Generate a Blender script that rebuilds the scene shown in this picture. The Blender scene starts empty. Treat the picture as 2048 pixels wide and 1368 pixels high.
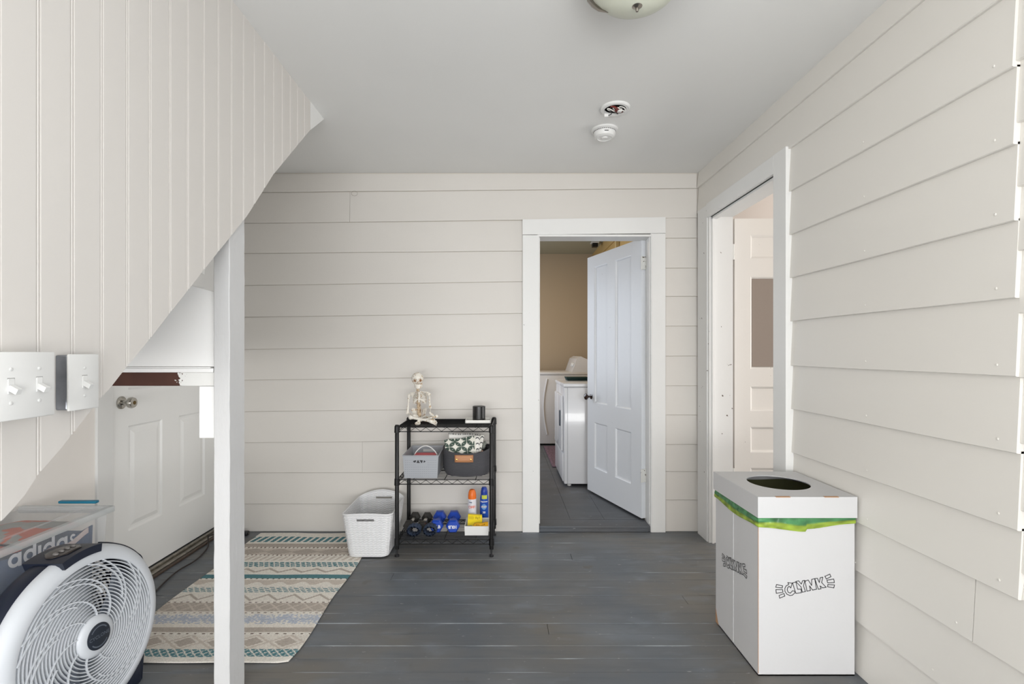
import bpy, bmesh, math, random
from mathutils import Matrix, Vector, noise as mn
import numpy as np
random.seed(7)
PI = math.pi
H = 1.225                       # camera height, metres
SC = bpy.context.scene
COL = SC.collection

# ------------------------------------------------------------ camera, sky, daylight, exposure
cd = bpy.data.cameras.new('camera')
cam = bpy.data.objects.new('camera', cd)
COL.objects.link(cam)
cam.location = (0, 0, H)
cam.rotation_euler = (PI / 2, 0, 0)
cd.sensor_width = 36
cd.lens = 36 * 1000 / 2048
cd.shift_x = (1024 - 1005) / 2048
cd.shift_y = (703 - 684) / 2048
cd.clip_start = .05
SC.camera = cam
SC.view_settings.view_transform = 'Standard'
SC.view_settings.look = 'None'
SC.view_settings.gamma = 1
SC.view_settings.exposure = -0.04
SC.view_settings.use_curve_mapping = False
w = bpy.data.worlds.new('sky')
SC.world = w
w.use_nodes = True
w.node_tree.nodes['Background'].inputs[0].default_value = (.80, .88, 1, 1)
w.node_tree.nodes['Background'].inputs[1].default_value = 1.5


def area(name, loc, rot, sx, sy, power, color=(1, 1, 1)):
    l = bpy.data.lights.new(name, 'AREA')
    l.shape = 'RECTANGLE'
    l.size, l.size_y, l.energy, l.color = sx, sy, power, color
    o = bpy.data.objects.new(name, l)
    o.location, o.rotation_euler = loc, rot
    COL.objects.link(o)
    return o


# daylight coming in by the big porch opening behind the camera, the opening on the near right, and the
# laundry window; the fill lamps are added without a known source
area('daylight_near', (-.25, -3.12, 1.22), (PI / 2, 0, 0), 3.1, 2.15, 36, (1, .99, .97))
area('ceiling_fill', (-.2, -3.10, .75), (PI / 2 + .6, 0, 0), 3.0, .8, 98, (1, .995, .985))  # added fill, tilted up to brighten the ceiling
area('daylight_right', (1.30, -1.0, 1.2), (0, PI / 2 + .15, -.6), 1.5, 2.0, 40, (1, .99, .97))
area('left_fill', (-1.90, -1.3, 1.2), (0, -PI / 2 - .15, 0), 1.5, 2.4, 56, (1, .99, .97))  # added fill for right wall and bin side; the left wall has no window
area('doorway_fill', (3.5, 2.75, 1.25), (0, PI / 2, 0), 1.9, 1.5, 46, (1, .985, .97))  # added fill shining out through the doorway to the under-stair area
area('daylight_laundry', (-1.0, 5.3, 1.45), (0, -PI / 2, 0), 1.3, 1.6, 30, (.80, .88, 1))
area('laundry_warm_fill', (.1, 5.6, 2.6), (0, 0, 0), .4, .4, 13, (1, .80, .56))  # added warm fill to lift the laundry walls, no fitting modelled
area('side_room_fill', (2.3, 1.62, 1.5), (PI / 2, 0, 0), 1.2, 1.4, 1.5, (1, .93, .88))  # added fill for the open door leaf, set before a solid wall


# ------------------------------------------------------------ materials
def lin(c):
    if isinstance(c, str):
        c = [int(c[i:i + 2], 16) for i in (0, 2, 4)]
    c = [x / 255 for x in c]
    return tuple(x / 12.92 if x <= .04045 else ((x + .055) / 1.055) ** 2.4 for x in c)


MATS = {}


def pm(name, col, rough=.5, metal=0., bump=0., bscale=60., var=0., vscale=3., spots=None, trans=0., alpha=1., coat=0., spec=.5, stretch=(1, 1, 1), attr=None, thr=.72, sscale=40, ior=1.45):
    if name in MATS:
        return MATS[name]
    m = bpy.data.materials.new(name)
    m.use_nodes = True
    nt = m.node_tree
    b = nt.nodes['Principled BSDF']
    c = lin(col)
    b.inputs['Base Color'].default_value = (*c, 1)
    b.inputs['Roughness'].default_value = rough
    b.inputs['Metallic'].default_value = metal
    b.inputs['Transmission Weight'].default_value = trans
    b.inputs['Alpha'].default_value = alpha
    b.inputs['Coat Weight'].default_value = coat
    b.inputs['Specular IOR Level'].default_value = spec
    b.inputs['IOR'].default_value = ior
    m.diffuse_color = (*c, 1)
    N = nt.nodes.new
    L = nt.links.new
    geo = N('ShaderNodeNewGeometry')
    mp = N('ShaderNodeMapping')
    mp.inputs['Scale'].default_value = stretch
    L(geo.outputs['Position'], mp.inputs['Vector'])
    out = None
    if attr:
        a = N('ShaderNodeAttribute')
        a.attribute_name = attr
        out = a.outputs['Color']
    if var:
        n = N('ShaderNodeTexNoise')
        n.inputs['Scale'].default_value = vscale
        n.inputs['Detail'].default_value = 6
        L(mp.outputs[0], n.inputs['Vector'])
        mr = N('ShaderNodeMapRange')
        mr.inputs['From Min'].default_value = .3
        mr.inputs['From Max'].default_value = .7
        mr.inputs['To Min'].default_value = 1 - var
        mr.inputs['To Max'].default_value = 1 + var
        L(n.outputs[0], mr.inputs[0])
        mx = N('ShaderNodeVectorMath')
        mx.operation = 'SCALE'
        if out:
            L(out, mx.inputs[0])
        else:
            mx.inputs[0].default_value = c
        L(mr.outputs[0], mx.inputs['Scale'])
        out = mx.outputs[0]
    if spots:
        n = N('ShaderNodeTexNoise')
        n.inputs['Scale'].default_value = sscale
        n.inputs['Detail'].default_value = 3
        L(mp.outputs[0], n.inputs['Vector'])
        gt = N('ShaderNodeMapRange')
        gt.inputs['From Min'].default_value = thr
        gt.inputs['From Max'].default_value = thr + .015
        L(n.outputs[0], gt.inputs[0])
        mx = N('ShaderNodeMix')
        mx.data_type = 'RGBA'
        L(gt.outputs[0], mx.inputs['Factor'])
        if out:
            L(out, mx.inputs['A'])
        else:
            mx.inputs['A'].default_value = (*c, 1)
        mx.inputs['B'].default_value = (*lin(spots), 1)
        out = mx.outputs['Result']
    if out:
        L(out, b.inputs['Base Color'])
    if bump:
        n = N('ShaderNodeTexNoise')
        n.inputs['Scale'].default_value = bscale
        n.inputs['Detail'].default_value = 4
        L(mp.outputs[0], n.inputs['Vector'])
        bp = N('ShaderNodeBump')
        bp.inputs['Strength'].default_value = bump
        bp.inputs['Distance'].default_value = .002
        L(n.outputs[0], bp.inputs['Height'])
        L(bp.outputs[0], b.inputs['Normal'])
    MATS[name] = m
    return m


TRIM = pm('white_trim_paint', 'e0e0de', .42, bump=.25, bscale=35, var=.015)
TRIMCHIP = pm('white_chipped_paint', 'e0e0de', .42, bump=.35, bscale=30, spots='5b5047', thr=.715, sscale=26)
POSTM = pm('white_post_paint', 'c8c8c8', .5, bump=.7, bscale=45, stretch=(1, 1, .35))
PANM = pm('white_partition_paint', 'f1f1f0', .5, bump=.3, bscale=45)
SIDE = pm('beige_siding_paint', 'd4d0ca', .5, bump=.22, bscale=28, var=.02, vscale=2, stretch=(.4, 1, 1))
SIDER = pm('beige_siding_paint_right', 'dddad4', .42, bump=.22, bscale=28, var=.02, vscale=2, stretch=(1, .4, 1))
BEAD = pm('beige_beadboard_paint', 'd0ccc7', .48, bump=.18, bscale=40, var=.02, vscale=2, stretch=(1, 1, .3))
CEIL = pm('ceiling_paint', 'e4e4e2', .7, bump=.1, bscale=60, var=.01)
PLAST = pm('white_plastic', 'e0e0de', .35)
GREYC = pm('plain_wall', 'c8c2b8', .6, bump=.1)
BLK = pm('black_metal', '161617', .38, metal=.3)
NICK = pm('brushed_nickel', 'a09a93', .28, metal=1)


def floor_mat(name, base, brown, seams=False):
    m = bpy.data.materials.new(name)
    m.use_nodes = True
    nt = m.node_tree
    N, L = nt.nodes.new, nt.links.new
    b = nt.nodes['Principled BSDF']
    geo = N('ShaderNodeNewGeometry')

    def nz(scale, st, det=6):
        mp = N('ShaderNodeMapping')
        mp.inputs['Scale'].default_value = st
        L(geo.outputs['Position'], mp.inputs['Vector'])
        n = N('ShaderNodeTexNoise')
        n.inputs['Scale'].default_value = scale
        n.inputs['Detail'].default_value = det
        L(mp.outputs[0], n.inputs['Vector'])
        return n.outputs[0]

    def mix(f, a, bb, lo, hi):
        mr = N('ShaderNodeMapRange')
        mr.inputs['From Min'].default_value = lo
        mr.inputs['From Max'].default_value = hi
        L(f, mr.inputs[0])
        mx = N('ShaderNodeMix')
        mx.data_type = 'RGBA'
        L(mr.outputs[0], mx.inputs['Factor'])
        if isinstance(a, tuple):
            mx.inputs['A'].default_value = (*a, 1)
        else:
            L(a, mx.inputs['A'])
        mx.inputs['B'].default_value = (*bb, 1)
        return mx.outputs['Result']
    c = mix(nz(1.3, (1, 1, 1)), lin(base), lin(brown), .4, .62)
    c = mix(nz(26, (.12, 1, 1)), c, tuple(x * .80 for x in lin(base)), .5, .85)
    c = mix(nz(2.6, (.6, 1, 1), 9), c, tuple(x * 1.45 for x in lin(base)), .50, .80)
    c = mix(nz(9, (.5, 1, 1), 10), c, tuple(x * 1.75 for x in lin(base)), .56, .9)
    c = mix(nz(110, (.25, 1, 1), 2), c, lin('a2a2a0'), .715, .77)
    c = mix(nz(5, (1, 1, 1), 5), c, tuple(x * .62 for x in lin(brown)), .66, .74)
    if seams:                                   # paint worn pale along the plank edges
        sx = N('ShaderNodeSeparateXYZ'); L(geo.outputs['Position'], sx.inputs[0])
        m1 = N('ShaderNodeMath'); m1.operation = 'MULTIPLY_ADD'; L(sx.outputs[1], m1.inputs[0]); m1.inputs[1].default_value = 1 / .086; m1.inputs[2].default_value = 100 - (YB - .03) / .086 + .5
        m2 = N('ShaderNodeMath'); m2.operation = 'FRACT'; L(m1.outputs[0], m2.inputs[0])
        m3 = N('ShaderNodeMath'); m3.operation = 'SUBTRACT'; L(m2.outputs[0], m3.inputs[0]); m3.inputs[1].default_value = .5
        m4 = N('ShaderNodeMath'); m4.operation = 'ABSOLUTE'; L(m3.outputs[0], m4.inputs[0])
        m5 = N('ShaderNodeMapRange'); L(m4.outputs[0], m5.inputs[0]); m5.inputs['From Min'].default_value = .050; m5.inputs['From Max'].default_value = .015
        m6 = N('ShaderNodeMapRange'); L(nz(3.2, (1, 4, 1), 8), m6.inputs[0]); m6.inputs['From Min'].default_value = .52; m6.inputs['From Max'].default_value = .66
        m7 = N('ShaderNodeMath'); m7.operation = 'MULTIPLY'; L(m5.outputs[0], m7.inputs[0]); L(m6.outputs[0], m7.inputs[1])
        c = mix(m7.outputs[0], c, lin('a0a6aa'), 0, 1.2)
    L(c, b.inputs['Base Color'])
    mr = N('ShaderNodeMapRange')
    mr.inputs['To Min'].default_value = .34
    mr.inputs['To Max'].default_value = .62
    L(nz(7, (.4, 1, 1)), mr.inputs[0])
    L(mr.outputs[0], b.inputs['Roughness'])
    bp = N('ShaderNodeBump')
    bp.inputs['Strength'].default_value = .25
    bp.inputs['Distance'].default_value = .002
    L(nz(40, (.15, 1, 1)), bp.inputs['Height'])
    L(bp.outputs[0], b.inputs['Normal'])
    return m


YB = 3.40
FLOORM = floor_mat('slate_floor_paint', '5b6168', '6c6964', True)
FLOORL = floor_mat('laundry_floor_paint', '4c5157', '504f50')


# ------------------------------------------------------------ geometry helpers
class MB:
    def __init__(s):
        s.v, s.f = [], []

    def add(s, vs, fs):
        n = len(s.v)
        s.v += [tuple(v) for v in vs]
        s.f += [tuple(i + n for i in f) for f in fs]
        return s

    def box(s, x0, x1, y0, y1, z0, z1, bev=0, M=None):
        x0, x1 = sorted((x0, x1)); y0, y1 = sorted((y0, y1)); z0, z1 = sorted((z0, z1))
        vs = [Vector((x, y, z)) for z in (z0, z1) for y in (y0, y1) for x in (x0, x1)]
        fs = [(0, 2, 3, 1), (4, 5, 7, 6), (0, 1, 5, 4), (2, 6, 7, 3), (0, 4, 6, 2), (1, 3, 7, 5)]
        if bev:
            bm = bmesh.new()
            bv = [bm.verts.new(v) for v in vs]
            for f in fs:
                bm.faces.new([bv[i] for i in f])
            bmesh.ops.bevel(bm, geom=bm.edges[:], offset=bev, segments=2, profile=.5, affect='EDGES', clamp_overlap=True)
            s.bm(bm, M)
            return s
        if M:
            vs = [M @ v for v in vs]
        return s.add(vs, fs)

    def bm(s, bm, M=None):
        bm.verts.index_update()
        s.add([(M @ v.co) if M else v.co.copy() for v in bm.verts], [[v.index for v in f.verts] for f in bm.faces])
        bm.free()
        return s

    def poly(s, pts, d):            # closed planar polygon extruded by vector d
        n = len(pts)
        d = Vector(d)
        pts = [Vector(p) for p in pts]
        vs = pts + [p + d for p in pts]
        fs = [tuple(range(n)), tuple(range(2 * n - 1, n - 1, -1))]
        fs += [(i, i + n, (i + 1) % n + n, (i + 1) % n) for i in range(n)]
        return s.add(vs, fs)

    def tube(s, pts, r, n=8, close=False, cap=True):
        pts = [Vector(p) for p in pts]
        m = len(pts)
        rs = r if isinstance(r, (list, tuple)) else [r] * m
        vs, fs = [], []
        up = None
        for i, p in enumerate(pts):
            if close:
                t = pts[(i + 1) % m] - pts[i - 1]
            else:
                t = pts[min(i + 1, m - 1)] - pts[max(i - 1, 0)]
            t.normalize()
            if up is None:
                up = Vector((0, 0, 1)) if abs(t.z) < .9 else Vector((1, 0, 0))
            a = t.cross(up)
            if a.length < 1e-5:
                a = t.orthogonal()
            a.normalize()
            b = a.cross(t).normalized()
            up = b
            for k in range(n):
                q = 2 * PI * k / n
                vs.append(p + rs[i] * (math.cos(q) * a + math.sin(q) * b))
        for i in range(m if close else m - 1):
            j = (i + 1) % m
            for k in range(n):
                l = (k + 1) % n
                fs.append((i * n + k, i * n + l, j * n + l, j * n + k))
        if cap and not close:
            fs += [tuple(range(n - 1, -1, -1)), tuple((m - 1) * n + k for k in range(n))]
        return s.add(vs, fs)

    def lathe(s, prof, n=32, M=None, close=False):      # prof of (radius, height) about +Z
        vs, fs = [], []
        m = len(prof)
        for r, z in prof:
            for k in range(n):
                q = 2 * PI * k / n
                v = Vector((r * math.cos(q), r * math.sin(q), z))
                vs.append(M @ v if M else v)
        for i in range(m if close else m - 1):
            j = (i + 1) % m
            for k in range(n):
                l = (k + 1) % n
                fs.append((i * n + k, i * n + l, j * n + l, j * n + k))
        if not close:
            if prof[0][0] > 1e-6: fs.append(tuple(range(n - 1, -1, -1)))
            if prof[-1][0] > 1e-6: fs.append(tuple((m - 1) * n + k for k in range(n)))
        return s.add(vs, fs)

    def ball(s, c, r, M=None, n=16):
        if not isinstance(r, (list, tuple)): r = (r, r, r)
        T = Matrix.Translation(c) @ (M or Matrix()) @ Matrix.Diagonal((*r, 1))
        return s.lathe([(max(math.sin(PI * i / (n // 2)), 1e-4 if 0 < i < n // 2 else 1e-7), -math.cos(PI * i / (n // 2))) for i in range(n // 2 + 1)], n, T)

    def grid(s, nu, nv, fn, wrap=False):
        vs = [fn(i / nu, j / nv) for j in range(nv + 1) for i in range(nu + (0 if wrap else 1))]
        w_ = nu if wrap else nu + 1
        fs = [(j * w_ + i, j * w_ + (i + 1) % w_, (j + 1) * w_ + (i + 1) % w_, (j + 1) * w_ + i) for j in range(nv) for i in range(nu)]
        return s.add(vs, fs)


WM = {}


def part(name, mb, mat, parent=None, smooth=None, label=None, local=False, kind=None, cat=None, group=None, solid=0):
    me = bpy.data.meshes.new(name)
    vs = [Vector(v) for v in mb.v]
    o = bpy.data.objects.new(name, me)
    if parent is not None:
        if not local:
            inv = WM[parent.name].inverted()
            vs = [inv @ v for v in vs]
            WM[o.name] = WM[parent.name].copy()
        else:
            WM[o.name] = WM[parent.name].copy()
        o.parent = parent
    else:
        xs = [v.x for v in vs]; ys = [v.y for v in vs]; zs = [v.z for v in vs]
        org = Vector(((min(xs) + max(xs)) / 2, (min(ys) + max(ys)) / 2, min(zs)))
        vs = [v - org for v in vs]
        o.location = org
        WM[o.name] = Matrix.Translation(org)
    me.from_pydata([tuple(v) for v in vs], [], mb.f)
    bm = bmesh.new()
    bm.from_mesh(me)
    bmesh.ops.recalc_face_normals(bm, faces=bm.faces[:])
    bm.to_mesh(me)
    bm.free()
    if smooth is not None:
        for p in me.polygons:
            p.use_smooth = True
        me.set_sharp_from_angle(angle=math.radians(smooth))
    if mat: me.materials.append(mat)
    COL.objects.link(o)
    if solid:
        md = o.modifiers.new('thickness', 'SOLIDIFY')
        md.thickness = solid
        md.offset = 0
    tag(o, label, cat, group, kind)
    return o


def tag(o, label=None, cat=None, group=None, kind=None):
    if label: o['label'] = label
    if cat: o['category'] = cat
    if group: o['group'] = group
    if kind: o['kind'] = kind
    return o


def thing(name, label, cat, loc, rotz=0, group=None, M=None, kind=None):
    o = bpy.data.objects.new(name, None)
    o.empty_display_size = .05
    COL.objects.link(o)
    o.matrix_world = M if M else Matrix.Translation(loc) @ Matrix.Rotation(rotz, 4, 'Z')
    WM[o.name] = o.matrix_world.copy()
    return tag(o, label, cat, group, kind)


def struct(name, mb=None, mat=None, loc=None, smooth=None, label=None):
    if mb is None:
        return thing(name, label, None, loc, kind='structure')
    return part(name, mb, mat, None, smooth, label=label, kind='structure')


def W(px, py, Y):
    return Vector(((px - 1005) * Y / 1000, Y, H - (py - 703) * Y / 1000))


def text_mb(txt, size, fn, offset=0, space=1, shear=0):
    cu = bpy.data.curves.new('t', 'FONT')
    cu.body = txt
    cu.size = size
    cu.offset = offset
    cu.align_x, cu.align_y = 'CENTER', 'CENTER'
    cu.space_character = space
    cu.shear = shear
    cu.resolution_u = 4
    o = bpy.data.objects.new('t', cu)
    COL.objects.link(o)
    bpy.context.view_layer.update()
    me = o.evaluated_get(bpy.context.evaluated_depsgraph_get()).to_mesh()
    mb = MB()
    mb.add([fn(v.co.x, v.co.y) for v in me.vertices], [tuple(p.vertices) for p in me.polygons])
    bpy.data.objects.remove(o)
    return mb


def color_grid(name, nu, nv, P, colf, parent, mat, label=None, smooth=40, solid=0, cat=None, group=None, wrap=False):
    mb = MB().grid(nu, nv, P, wrap)
    o = part(name, mb, mat, parent, smooth, label=label, solid=solid, cat=cat, group=group)
    at = o.data.color_attributes.new('print', 'FLOAT_COLOR', 'POINT')
    cols = np.ones((len(mb.v), 4), dtype=np.float32)
    k = 0
    for j in range(nv + 1):
        for i in range(nu + (0 if wrap else 1)):
            cols[k, :3] = colf(i / nu, j / nv)
            k += 1
    at.data.foreach_set('color', cols.ravel())
    return o


# ------------------------------------------------------------ shell
YB = 3.40                        # face of the far wall
XL, YN = -1.953, -3.2
ZC = H + 1.218


def xr(rel):                     # the right wall leans a little
    return 1.320 + .0105 * (1.218 - rel)


# floor: painted planks running left to right
fl = struct('floor', MB().box(XL - .2, 1.5, YN - .1, YB + .02, -.12, -.02), pm('dark_gap', '1b1c1e', .8))
y = YB - .03
k = 0
part('plank', MB().box(XL, 1.47, YB - .029, YB + .02, -.02, 0, .001), FLOORM, fl)
while y > YN:
    wd = .086
    zz = .0008 * math.sin(k * 2.3)
    g = .0014
    if k % 3 == 1 and y > 1:
        cut = [-.1, .41, -.6, .9, .2, -1.1][k // 3 % 6]
        part('plank', MB().box(XL, cut, y - wd + g, y, -.02, zz, .0012), FLOORM, fl)
        part('plank', MB().box(cut + .0015, 1.47, y - wd + g, y, -.02, zz + .0004, .0012), FLOORM, fl)
    else:
        part('plank', MB().box(XL, 1.47, y - wd + g, y, -.02, zz, .0012), FLOORM, fl)
    y -= wd
    k += 1

struct('ceiling', MB().box(XL - .15, 1.5, YN - .1, YB + .15, ZC, ZC + .1), CEIL)


# far wall: core with the door opening, lapped boards in front
wb = struct('wall_back', loc=(-.3, YB, 0))
core = MB()
OX0, OX1, OZT = .248, 1.006, H + .800
for a in ((XL - .15, OX0, 0, ZC), (OX1, 1.47, 0, ZC), (OX0, OX1, OZT, ZC)):
    core.box(a[0], a[1], YB + .012, YB + .13, a[2], a[3])
part('wall_core', core, GREYC, wb)


def lap_board(x0, x1, zb0, zb1, zt0, zt1, mat, parent, tk=.011, tt=.004, flip=False, joint=0):
    """board on the far wall between x0,x1: bottom edge heights zb0,zb1, top zt0,zt1; thick at the bottom"""
    n = 10 if x1 - x0 > .5 else 2
    mb = MB()
    vs = []
    for i in range(n + 1):
        u = i / n
        x = x0 + (x1 - x0) * u
        wv = .0006 * math.sin(x * 7 + zb0 * 31)
        zb = zb0 + (zb1 - zb0) * u + wv
        zt = zt0 + (zt1 - zt0) * u + wv
        yb_, yt_ = YB + .012 - tk, YB + .012 - tt
        vs += [(x, YB + .0125, zb), (x, yb_ + .001, zb), (x, yb_, zb + .0015), (x, yt_, zt - .0068), (x, YB + .0122, zt - .0068)]
    fs = []
    for i in range(n):
        for q in range(5):
            r = (q + 1) % 5
            fs.append((i * 5 + q, i * 5 + r, (i + 1) * 5 + r, (i + 1) * 5 + q))
    fs += [(4, 3, 2, 1, 0), tuple(n * 5 + q for q in range(5))]
    mb.add(vs, fs)
    return part('siding_board', mb, mat, parent)


def Zb(py):
    return H - (py - 703) * YB / 1000


def ext(yl, yr, x):              # height of a joint measured at px 495 and px 1043, at world x
    xa, xb = (495 - 1005) * YB / 1000, (1043 - 1005) * YB / 1000
    u = (x - xa) / (xb - xa)
    return Zb(yl + (yr - yl) * u)


left_j = [(345, 345), (384.6, 380.7), (446, 440.5), (506.5, 501.7), (570.5, 563), (634, 626.5), (698.5, 690.5), (760, 753), (823, 817), (885.5, 880), (946, 944), (1008, 1007.5), (1063, 1063)]
for i in range(len(left_j) - 1):
    t, b = left_j[i], left_j[i + 1]
    x0 = XL
    segs = [(XL, .136)]
    if i == 0: segs = [(XL, xr(1.1))]
    if i == 1: segs = [(XL, -1.04), (-1.0385, xr(.9))]
    if i == 9: segs = [(XL, -.955), (-.954, .136)]
    for a, c in segs:
        f = lambda j, x: (ext(j[0], j[1], x) if x < .2 else Zb({345: 345, 384.6: 376, 446: 435}.get(j[0], j[1])))
        lap_board(a, c, max(f(b, a), .0), max(f(b, c), .0), f(t, a) + (.004 if i else 0), f(t, c) + (.004 if i else 0), SIDE, wb)
right_j = [435, 476, 536, 592.5, 652, 712, 771.5, 830, 889, 943, 1000, 1063]
for i in range(len(right_j) - 1):
    zt, zb = Zb(right_j[i]), max(Zb(right_j[i + 1]), 0)
    lap_board(1.104, xr((zt + zb) / 2 - H) + .002, zb, zb + .001, zt + .004, zt + .004, SIDE, wb)
# knot hole ring under the top board
part('knot_mark', MB().tube([W(709 + 6 * math.cos(a), 387 + 5 * math.sin(a), YB - .001) for a in [i * PI / 7 for i in range(-5, 10)]], .0009, 5), pm('crack_line', '9a9186', .7), wb, 30)


# right wall
wr = struct('wall_right', loc=(1.40, 1.5, 0))
DY0, DY1, DZT = 2.425, 3.20, H + .862       # doorway in the right wall
cr = MB()
for a in ((YN, DY0, 0, ZC), (DY1, YB + .12, 0, ZC), (DY0 - .02, DY1 + .02, DZT + .019, ZC)):
    if a[0] == YN:
        cr.box(1.372, 1.47, .75, DY0 - .011, 0, ZC)
        cr.box(1.372, 1.47, YN, -1.3, 0, ZC)
        cr.box(1.372, 1.47, -1.3, .75, 0, .45)
        cr.box(1.372, 1.47, -1.3, .75, 2.25, ZC)
    else:
        cr.box(1.372, 1.47, a[0] + (.012 if a[0] == DY1 else 0), a[1], a[2], a[3])
part('wall_core', cr, GREYC, wr)


def clap(y0, y1, rb, rt, parent, mat, tk=.017, tt=.004, dz0=0., dz1=0., xo=0.):
    """lapped board on the right wall, rb / rt heights relative to the eye"""
    n = 8 if y1 - y0 > .5 else 3
    vs, fs = [], []
    for i in range(n + 1):
        u = i / n
        yy = y0 + (y1 - y0) * u
        wv = .0008 * math.sin(yy * 6 + rb * 17) + dz0 + (dz1 - dz0) * u
        xb, xt = xr(rb) + xo, xr(rt) + xo
        vs += [(1.373, yy, H + rb + wv), (xb + .0035, yy, H + rb + wv), (xb + .0005, yy, H + rb + wv + .002), (xt + tk - tt, yy, H + rt + .006), (1.373, yy, H + rt + .006)]
    for i in range(n):
        for q in range(5):
            r = (q + 1) % 5
            fs.append((i * 5 + q, i * 5 + r, (i + 1) * 5 + r, (i + 1) * 5 + q))
    fs += [(4, 3, 2, 1, 0), tuple(n * 5 + q for q in range(5))]
    mb = MB().add(vs, fs)
    # nail heads
    for yy in (y0 + .05, (y0 + y1) / 2 + .03):
        if y1 - y0 > .3:
            mb.ball((xr(rb) - .0002 + .001, yy, H + rb + .03), (.0015, .004, .004), n=8)
    return part('siding_board', mb, mat, parent)


rows = [1.218, 1.109, .938, .740, .540, .340, .140, -.066, -.266, -.467, -.647, -.832, -1.025, -1.225]
YJ = 1.300
CY0, CY1 = 2.316, 3.372      # outer edges of the side doorway casing
for i in range(len(rows) - 1):
    rt, rb = rows[i], rows[i + 1]
    if rb > .9:
        if i == 0:
            clap(YN, YB, rb, rt, wr, SIDER)
        else:
            clap(YN, YB, rb, rt, wr, SIDER)
    else:
        s0 = YJ
        if abs(rt + .647) < .01:
            clap(1.43, CY0, rb, rt, wr, SIDER); clap(.75, 1.427, rb, rt, wr, SIDER); continue
        if rb < -.66: s0 = .75
        clap(s0, CY0, rb, rt, wr, SIDER)
near = [.938, .754, .595, .428, .262, .099, -.069, -.239, -.415, -.576, -.647]
for i in range(len(near) - 1):
    clap(.75, YJ - .0005, near[i + 1], near[i], wr, SIDER, xo=.009)

# left wall: beige panel and the painted door wall
wl = struct('wall_left', loc=(XL, 1.5, 0))
cl = MB()
for a in ((YN, 2.44, 0, ZC), (2.44, YB, 2.06, ZC)):
    cl.box(XL - .12, XL, a[0], a[1], a[2], a[3])
part('wall_core', cl, pm('left_wall_paint', 'e9e4de', .35, bump=.1, var=.02), wl)

# wall behind the camera with the wide porch opening the daylight comes by
wn = struct('wall_near', loc=(0, YN, 0))
cn = MB()
cn.box(XL - .12, -1.75, YN - .1, YN, 0, ZC); cn.box(1.30, 1.5, YN - .1, YN, 0, ZC)
cn.box(-1.75, 1.30, YN - .1, YN, 0, .08); cn.box(-1.75, 1.30, YN - .1, YN, 2.3, ZC)
part('wall_core', cn, GREYC, wn)

# ------------------------------------------------------------ beadboard side of the stair
XS = -.936
edge_px = [(0, 1045), (43, 1000), (77, 948), (118, 902), (200, 798), (225, 771), (244, 745), (302, 675), (339, 627), (382, 573), (429, 513), (492, 435), (519, 393), (546, 350), (621, 259), (648, 235)]
edge = [(-XS * 1000 / (1005 - x), H + (703 - y_) * -XS / (1005 - x)) for x, y_ in edge_px]
edge = [(.40, .43)] + edge


def edge_z(yy):
    for (a, za), (b, zb) in zip(edge, edge[1:]):
        if a <= yy <= b:
            return za + (zb - za) * (yy - a) / (b - a)
    return edge[0][1] if yy < edge[0][0] else edge[-1][1]


ws = struct('wall_stair', loc=(XS, 1.2, 0))
PW = .07962
prof = [(0, -.0045), (.0012, -.0045), (.0022, -.001), (.0042, 0), (.0062, -.001), (.0072, -.0038), (.0086, -.0038), (.0100, 0), (.030, 0), (.055, 0), (PW - .0012, 0), (PW - .0006, -.002), (PW, -.0045)]
y0 = 2.4375
while y0 > .60:
    y0 -= PW
    vs, fs = [], []
    n = len(prof)
    ys = [y0 + a for a, _ in prof]
    for (a, dx), yy in zip(prof, ys):
        vs.append((XS + dx, yy, edge_z(yy)))
    for (a, dx), yy in zip(prof, ys):
        vs.append((XS + dx, yy, ZC))
    for yy in ys: vs.append((XS - .013, yy, edge_z(yy)))
    for yy in ys: vs.append((XS - .013, yy, ZC))
    for i in range(n - 1):
        fs += [(i, i + 1, n + i + 1, n + i), (2 * n + i, 3 * n + i, 3 * n + i + 1, 2 * n + i + 1), (i, 2 * n + i, 2 * n + i + 1, i + 1)]
    fs += [(0, n, 3 * n, 2 * n), (n - 1, 3 * n - 1, 4 * n - 1, 2 * n - 1)]
    part('beadboard_plank', MB().add(vs, fs), BEAD, ws)
part('end_trim', MB().poly([(XS, 2.438, ZC), (XS, 2.438, edge_z(2.438) - .002), (XS, 2.622, ZC)], (-.013, 0, 0)), TRIM, ws, label='flat white triangular end board at the ceiling')
# full beadboard wall continues nearer than the foot of the stair only as the newel end
# sloping underside of the stair
yt = next(q * .005 for q in range(160, 600) if edge_z(q * .005) + .30 > ZC - .051)
pts = [(-.95, .80, edge_z(.80) + .30)] + [(-.95, yy, edge_z(yy) + .30) for yy, _ in edge[1:] if .80 < yy < yt] + [(-.95, yt, ZC - .051)]
up = [(p[0], p[1], p[2] + .05) for p in pts[::-1]]
part('stair_soffit', MB().poly([Vector(p) for p in pts + up], (XL + .95, 0, 0)), pm('soffit_paint', 'd9d8d4', .6), ws)

# storage partition, ledge and beam under the stair, post carrying it
pn = struct('wall_partition', loc=(-1.45, 1.75, 1.1))
zt0, zt1 = W(0, 572, 1.76).z, W(0, 584, 1.76).z
xa = -1.10
part('panel', MB().poly([(XL, 1.752, W(0, 733, 1.75).z), (-1.004, 1.752, W(0, 733, 1.75).z), (-1.004, 1.752, H + .2065), (-1.095, 1.752, H + .232), (XL, 1.752, H + .30)], (0, .012, 0)), PANM, pn)
part('ledge', MB().box(XL, -1.006, 1.738, 1.80, H - .073, H - .0585, .002), PANM, pn)
part('ledge', MB().box(XL, -1.02, 1.744, 1.80, H - .0585, H - .054, .001), PANM, pn)


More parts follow.
